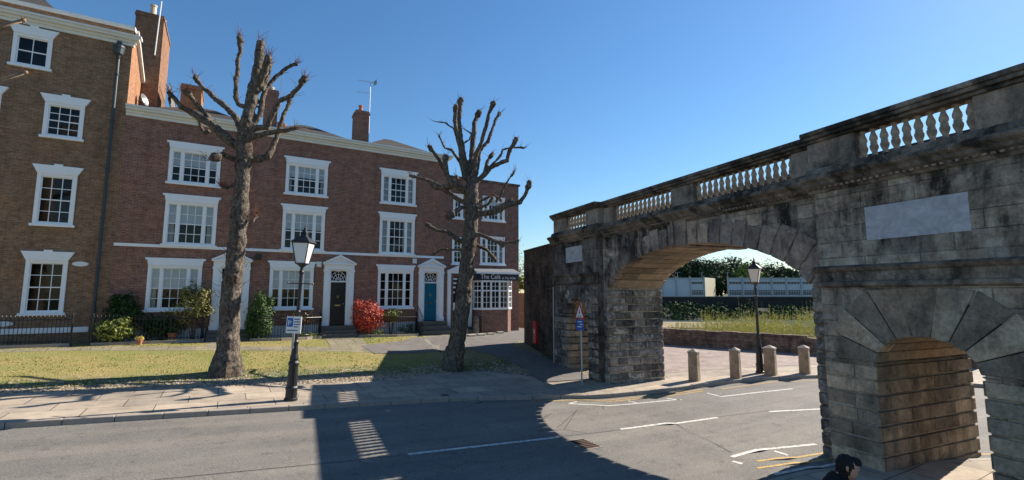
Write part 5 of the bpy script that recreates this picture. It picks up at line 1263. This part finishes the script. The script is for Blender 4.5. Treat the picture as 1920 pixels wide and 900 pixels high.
# reeds
m=MB(); rnd=random.Random(5)
for i in range(5200):
    px=rnd.uniform(1255,1900); D=rnd.uniform(31,46); r=(px-960)/895*D; x,y,_=FW(r,D,0)
    if beyond((x,y))<.8: continue
    f=noise.noise(Vector((x*.22,y*.22,3)))
    h=max(.25,.75+2.0*f+rnd.uniform(-.3,.6)); 
    if px<1310: h*=.45
    if rnd.random()<.06: h*=1.5
    g=gz(20,13)-.05 if False else -.1; top=Vector((x+rnd.uniform(-.25,.25),y+rnd.uniform(-.25,.25),g+h+.15)); b0=Vector((x,y,g)); s=Vector((rt.x,rt.y,0))*.012; m.add([b0-s,b0+s,top+s*.3,top-s*.3],[(0,1,2,3)])
    for k in range(5):
        q=b0.lerp(top,rnd.uniform(.35,1)); v=Vector((rnd.uniform(-1,1),rnd.uniform(-1,1),rnd.uniform(.0,.9))).normalized()*rnd.uniform(.08,.2); u=v.cross(Vector((rnd.uniform(-1,1),rnd.uniform(-1,1),.3))).normalized()*.022
        m.add([q,q+v*.5+u,q+v,q+v*.5-u],[(0,1,2,3)])
o=m.build('reeds',M['reed']); tag(o,'tall yellow-green reeds and scrub beyond the low river wall','reeds',kind='stuff')
# far bank
FB=[]
m=MB(); vs=[];fs=[]; nx,ny=60,8
for i in range(nx+1):
    for j in range(ny+1):
        r=-20+360*i/nx; D=106+20*j/ny; x,y,_=FW(r,D,0); z=-2.7+(j/ny)*2.6+.5*noise.noise(Vector((x*.12,y*.12,0))); vs.append((x,y,z))
for i in range(nx):
    for j in range(ny): k=i*(ny+1)+j; fs.append((k,k+ny+1,k+ny+2,k+1))
m.add(vs,fs); struct(m.build('far_bank',plain('far_bank_ground',(.022,.030,.024),.95,.1,var=.6,vs=.25,bs=.6),smooth=True))  # shadow over the bank is put into this dark blue-green
def fwbox(m,r0,r1,D0,D1,z0,z1): m.hexa([FW(r0,D0,z0),FW(r1,D0,z0),FW(r1,D1,z0),FW(r0,D1,z0),FW(r0,D0,z1),FW(r1,D0,z1),FW(r1,D1,z1),FW(r0,D1,z1)])
m=MB(); m.poly([FW(-100,126,2.05),FW(600,126,2.05),FW(600,900,2.05),FW(-100,900,2.05)]); struct(m.build('far_land',M['landgreen']))
t=thing('embankment_wall','long dark embankment wall on the far side of the river','wall',FW(60,126,-1)); m=MB(); fwbox(m,-30,330,125.6,126.4,-1.5,2.35); fixn(m.build('wall_body',M['embank'],t)); m=MB(); fwbox(m,-30,330,125.5,126.5,2.36,2.52); fixn(m.build('coping',M['kerbstone'],t))
m=MB(); rnd=random.Random(9)
for i in range(95):
    D=rnd.uniform(107,125); px=rnd.uniform(1230,1900); r=(px-960)/895*D; x,y,_=FW(r,D,0); z=-2.7+(D-106)/20*2.6; leaves(m,(x,y,z+.2),(rnd.uniform(1.0,4.5),1.6,rnd.uniform(.35,1.9)**1.1),130,.45,100+i,.3)
tag(m.build('bank_scrub',M['leaf_scrub'] if 'leaf_scrub' in M else leafm('leaf_scrub',(.02,.04,.02),(.04,.07,.025),(.12,.15,.05),.12,.8,.1)),'dark low scrub covering the far river bank','scrub',kind='stuff')
def office(label,px0,px1,D,side):
    r0=(px0-960)/895*D; r1=(px1-960)/895*D; z0=2.05; z1=CZ+(550-521)/895*D
    t=thing('office_building',label,'building',FW((r0+r1)/2,D,z0),group='flat roofed pale buildings across the river')
    f_=(D+9)/D; rc=r1-2.9 if side else r1
    m=MB(); m.prism([FW(r0,D,0)[:2],FW(rc,D,0)[:2],FW(r1*(D+8)/D if side else r1*f_,D+8 if side else D+9,0)[:2],FW(r0*f_,D+9,0)[:2]],'z',z0,z1); fixn(m.build('wall',M['clad'],t))
    if side: m=MB(); e=Vector((r1*(D+8)/D-rc,8)); e=Vector((e.y,-e.x)).normalized()*.12; m.prism([FW(rc+e.x,D+e.y,0)[:2],FW(r1*(D+8)/D+e.x,D+8+e.y,0)[:2],FW(r1*(D+8)/D+e.x*.2,D+8+e.y*.2,0)[:2],FW(rc+e.x*.2,D+e.y*.2,0)[:2]],'z',z0,z1+.1); fixn(m.build('end_wall',M['cladsunlit'],t))
    w_=r1-r0-(3.0 if side else 0); nb=max(2,round(w_/4.1)); po=MB(); H=z1-z0
    for i in range(nb+1):
        x=r0+w_*i/nb; po=MB(); fwbox(po,x-.14,x+.14,D-.3,D-.02,z0,z1+.35); fixn(po.build('bay_post',M['cladpost'],t))
    pass
    for i in range(nb):
        a=r0+w_*i/nb+.4; b=r0+w_*(i+1)/nb-.4
        if side and i<nb-1: continue
        for zz,hh,nn in ((.15,.24,7),(.69,.11,4)):
            wm=MB(); fwbox(wm,a,b,D-.08,D-.01,z0+H*zz,z0+H*(zz+hh)); wo=fixn(wm.build('window',M['winfar'],t))
            fm=MB()
            for k in range(nn+1): x=a+(b-a)*k/nn; fwbox(fm,x-.035,x+.035,D-.14,D-.085,z0+H*zz,z0+H*(zz+hh))
            if zz<.3: fwbox(fm,a,b,D-.13,D-.082,z0+H*(zz+hh*.62),z0+H*(zz+hh*.68))
            fixn(fm.build('mullions',M['clad'],wo))
    for k_ in ((0,.0) if not side else (.28,.62,.97)):
        x_=r0+w_*k_; m=MB(); m.tube([FW(x_,D-.2,z1),FW(x_,D-.2,z1+1.5)],.07,5); m.tube([FW(x_-.7,D-.2,z1+1.5),FW(x_+.7,D-.2,z1+1.5)],.06,5); m.build('roof_mast',M['galv'],t)
        if not side: break
    m=MB(); fwbox(m,r0,rc,D-.12,D-.015,z0+H*.92,z1+.02); fixn(m.build('roof_edge',M['cladpost'],t))
    return t
office('pale flat-roofed office block across the river with a cream sunlit end, left of the gap',1190,1341,132,True)
office('longer pale flat-roofed office block across the river, right of the gap',1365,1530,132,False)
# woodland behind
wood=[(1215,520,150,0),(1250,508,160,0),(1285,500,170,0),(1315,492,175,0),(1345,482,165,0),(1372,486,170,0),(1352,500,150,0),(1395,500,152,1),(1425,505,158,0),(1455,500,168,0),(1485,508,158,0),(1510,506,170,0),(1180,515,175,0),(1300,480,190,2),(1328,478,195,2),(1440,492,185,2),(1335,515,146,0),(1540,500,165,0),(1372,520,145,0),(1268,520,146,0)]
lab={0:'dark evergreen tree in the wood behind the pale office blocks',1:'brighter yellow-green tree behind the right office block, left of the far street lamp',2:'pale bare tree rising behind the dark wood across the river'}
for i,(px,py,D,k) in enumerate(wood):
    r=(px-960)/895*D; x,y,_=FW(r,D,0); h=CZ+(550-py)/895*D-1.9
    tree('woodland_tree',lab[k],x,y,1.9,h*1.26,h*.6,[M['leaf_wood'],M['leaf_lime'],M['leaf_bare']][k],2400,.62 if k<2 else .3,60+i,group='woodland trees across the river: '+('dark','lime','bare')[k],trunk=.35,cz=.47,lump=.3,shell=.35 if k<2 else .1)
# ================================================================== PERSON
def person():
    x,y=5.62,2.72; g=road_z(x)+.125
    # faces towards the lower left (walking along the pavement, looking down)
    ang=math.atan2(.1,-1)  # heading vector roughly towards -X
    t=thing('person','person with short dark hair and black jacket, looking down by the near pier','person',(x,y,g),0,org=(0,0,0))
    F=Vector((.62,-.78,0)); S=Vector((F.y*-1,F.x,0))*-1    # forward, right side
    def P(f,s,z): return F*f+S*s+Vector((0,0,z*.915))
    def rem(o,v=.012): 
        r=o.modifiers.new('remesh','REMESH'); r.mode='VOXEL'; r.voxel_size=v; r.use_smooth_shade=True
        s=o.modifiers.new('smooth','SMOOTH'); s.factor=.6; s.iterations=4
    b=MB()
    hc=P(.085,0,1.555)
    hc=hc+F*.02-Vector((0,0,.03)); b.ball(hc,.098,16,(.92,.92,1.18)); b.ball(P(.125,0,1.50),.062,12,(1,1,1.0)); b.tube([P(.0,0,1.36),P(.03,0,1.43),P(.06,0,1.50)],[.062,.055,.055],12)
    b.ball(P(.195,0,1.52),.016,8,(1,1,1.4)); b.tube([P(.18,0,1.56),P(.20,0,1.525)],[.009,.015],6)
    for s in (-1,1): b.ball(P(.07,s*.095,1.545),.026,8,(1,.5,1.3)); b.ball(P(.17,s*.034,1.565),.016,8)
    b.tube([P(0,0,.95),P(0,0,1.15),P(0,0,1.36)],[.13,.13,.12],12)
    for s in (-1,1):
        b.tube([P(0,s*.10,.92),P(.01,s*.10,.5),P(-.01,s*.10,.1)],[.078,.052,.038],10); b.tube([P(-.05,s*.10,.04),P(.15,s*.11,.03)],[.04,.035],8)
        el=P(.03,s*.24,1.08); wr=P(.27,s*.07,1.12)
        b.tube([P(0,s*.18,1.36),el,wr],[.05,.038,.026],10)
        pm=P(.31,s*.045,1.13); b.tube([wr,pm],[.026,.032],8); b.ball(pm,.036,10,(1,1,.6))
        for k in range(4):
            o=(k-1.5)*.018; f0=pm+F*.02+Vector((0,0,o)); L=(.036,.042,.040,.030)[k]; f1=f0+F*L; f2=f1+(-S*s)*L*.8; f3=f2-(F)*L*.4; b.tube([pm,f0,f1,f2,f3],[.009,.0085,.008,.0075,.006],7)
        b.tube([pm,pm+Vector((0,0,.035))+F*.01,pm+Vector((0,0,.05))+F*.035-S*s*.015],[.011,.009,.007],7)
    o=b.build('body',M['skin'],t,org=(0,0,0)); rem(o,.008)
    j=MB(); j.tube([P(-.01,0,.84),P(0,0,.95),P(0,0,1.12),P(-.01,0,1.26),P(0,0,1.36),P(.01,0,1.41)],[.165,.16,.165,.175,.13,.085],16)
    j.tube([P(0,-.17,1.34),P(0,.17,1.34)],.078,12)
    for s in (-1,1): j.tube([P(0,s*.17,1.345),P(.015,s*.235,1.2),P(.03,s*.25,1.08),P(.14,s*.17,1.10),P(.25,s*.08,1.12)],[.078,.064,.060,.052,.045],12)
    j.tube([P(.0,0,1.38),P(.02,0,1.45)],[.085,.08],14)
    o=j.build('jacket',M['jacket'],t,org=(0,0,0)); rem(o,.014)
    j=MB()
    for s in (-1,1): j.tube([P(0,s*.09,.93),P(.015,s*.10,.5),P(-.01,s*.10,.06)],[.10,.075,.065],12)
    j.tube([P(0,-.07,.9),P(0,.07,.9)],.11,10); o=j.build('trousers',M['jeans'],t,org=(0,0,0)); rem(o,.014)
    j=MB()
    for s in (-1,1): j.tube([P(-.08,s*.10,.05),P(.08,s*.105,.045),P(.19,s*.11,.035)],[.05,.048,.038],10)
    o=j.build('shoes',M['shoe'],t,org=(0,0,0)); rem(o,.01)
    h=MB(); h.ball(hc+Vector((0,0,.022))-F*.022,.102,18,(.94,.94,1.14)); h.ball(hc+Vector((0,0,.07))+F*.06,.060,12,(1,1,.75)); h.ball(hc-F*.04-Vector((0,0,.04)),.078,12)
    hr=h.build('hair',M['hair'],t,org=(0,0,0)); rem(hr,.009)
    tx=bpy.data.textures.new('hair_displace','CLOUDS'); tx.noise_scale=.02; dm=hr.modifiers.new('displace','DISPLACE'); dm.texture=tx; dm.strength=.034
    # carve the face free of hair
    me=hr.data
    ph=MB(); c=P(.35,0,1.15); ph.hexa([tuple(c+F*a+S*b_+Vector((0,0,z))) for z,(a,b_) in [(-.07,(-.0,-.036)),(-.07,(.01,-.036)),(-.07,(.01,.036)),(-.07,(-.0,.036)),(.07,(.03,-.036)),(.07,(.04,-.036)),(.07,(.04,.036)),(.07,(.03,.036))]])
    po=fixn(ph.build('phone',M['black_paint'],None)); po.location=(x,y,g); tag(po,'black mobile phone held in both hands by the person','phone')
person()
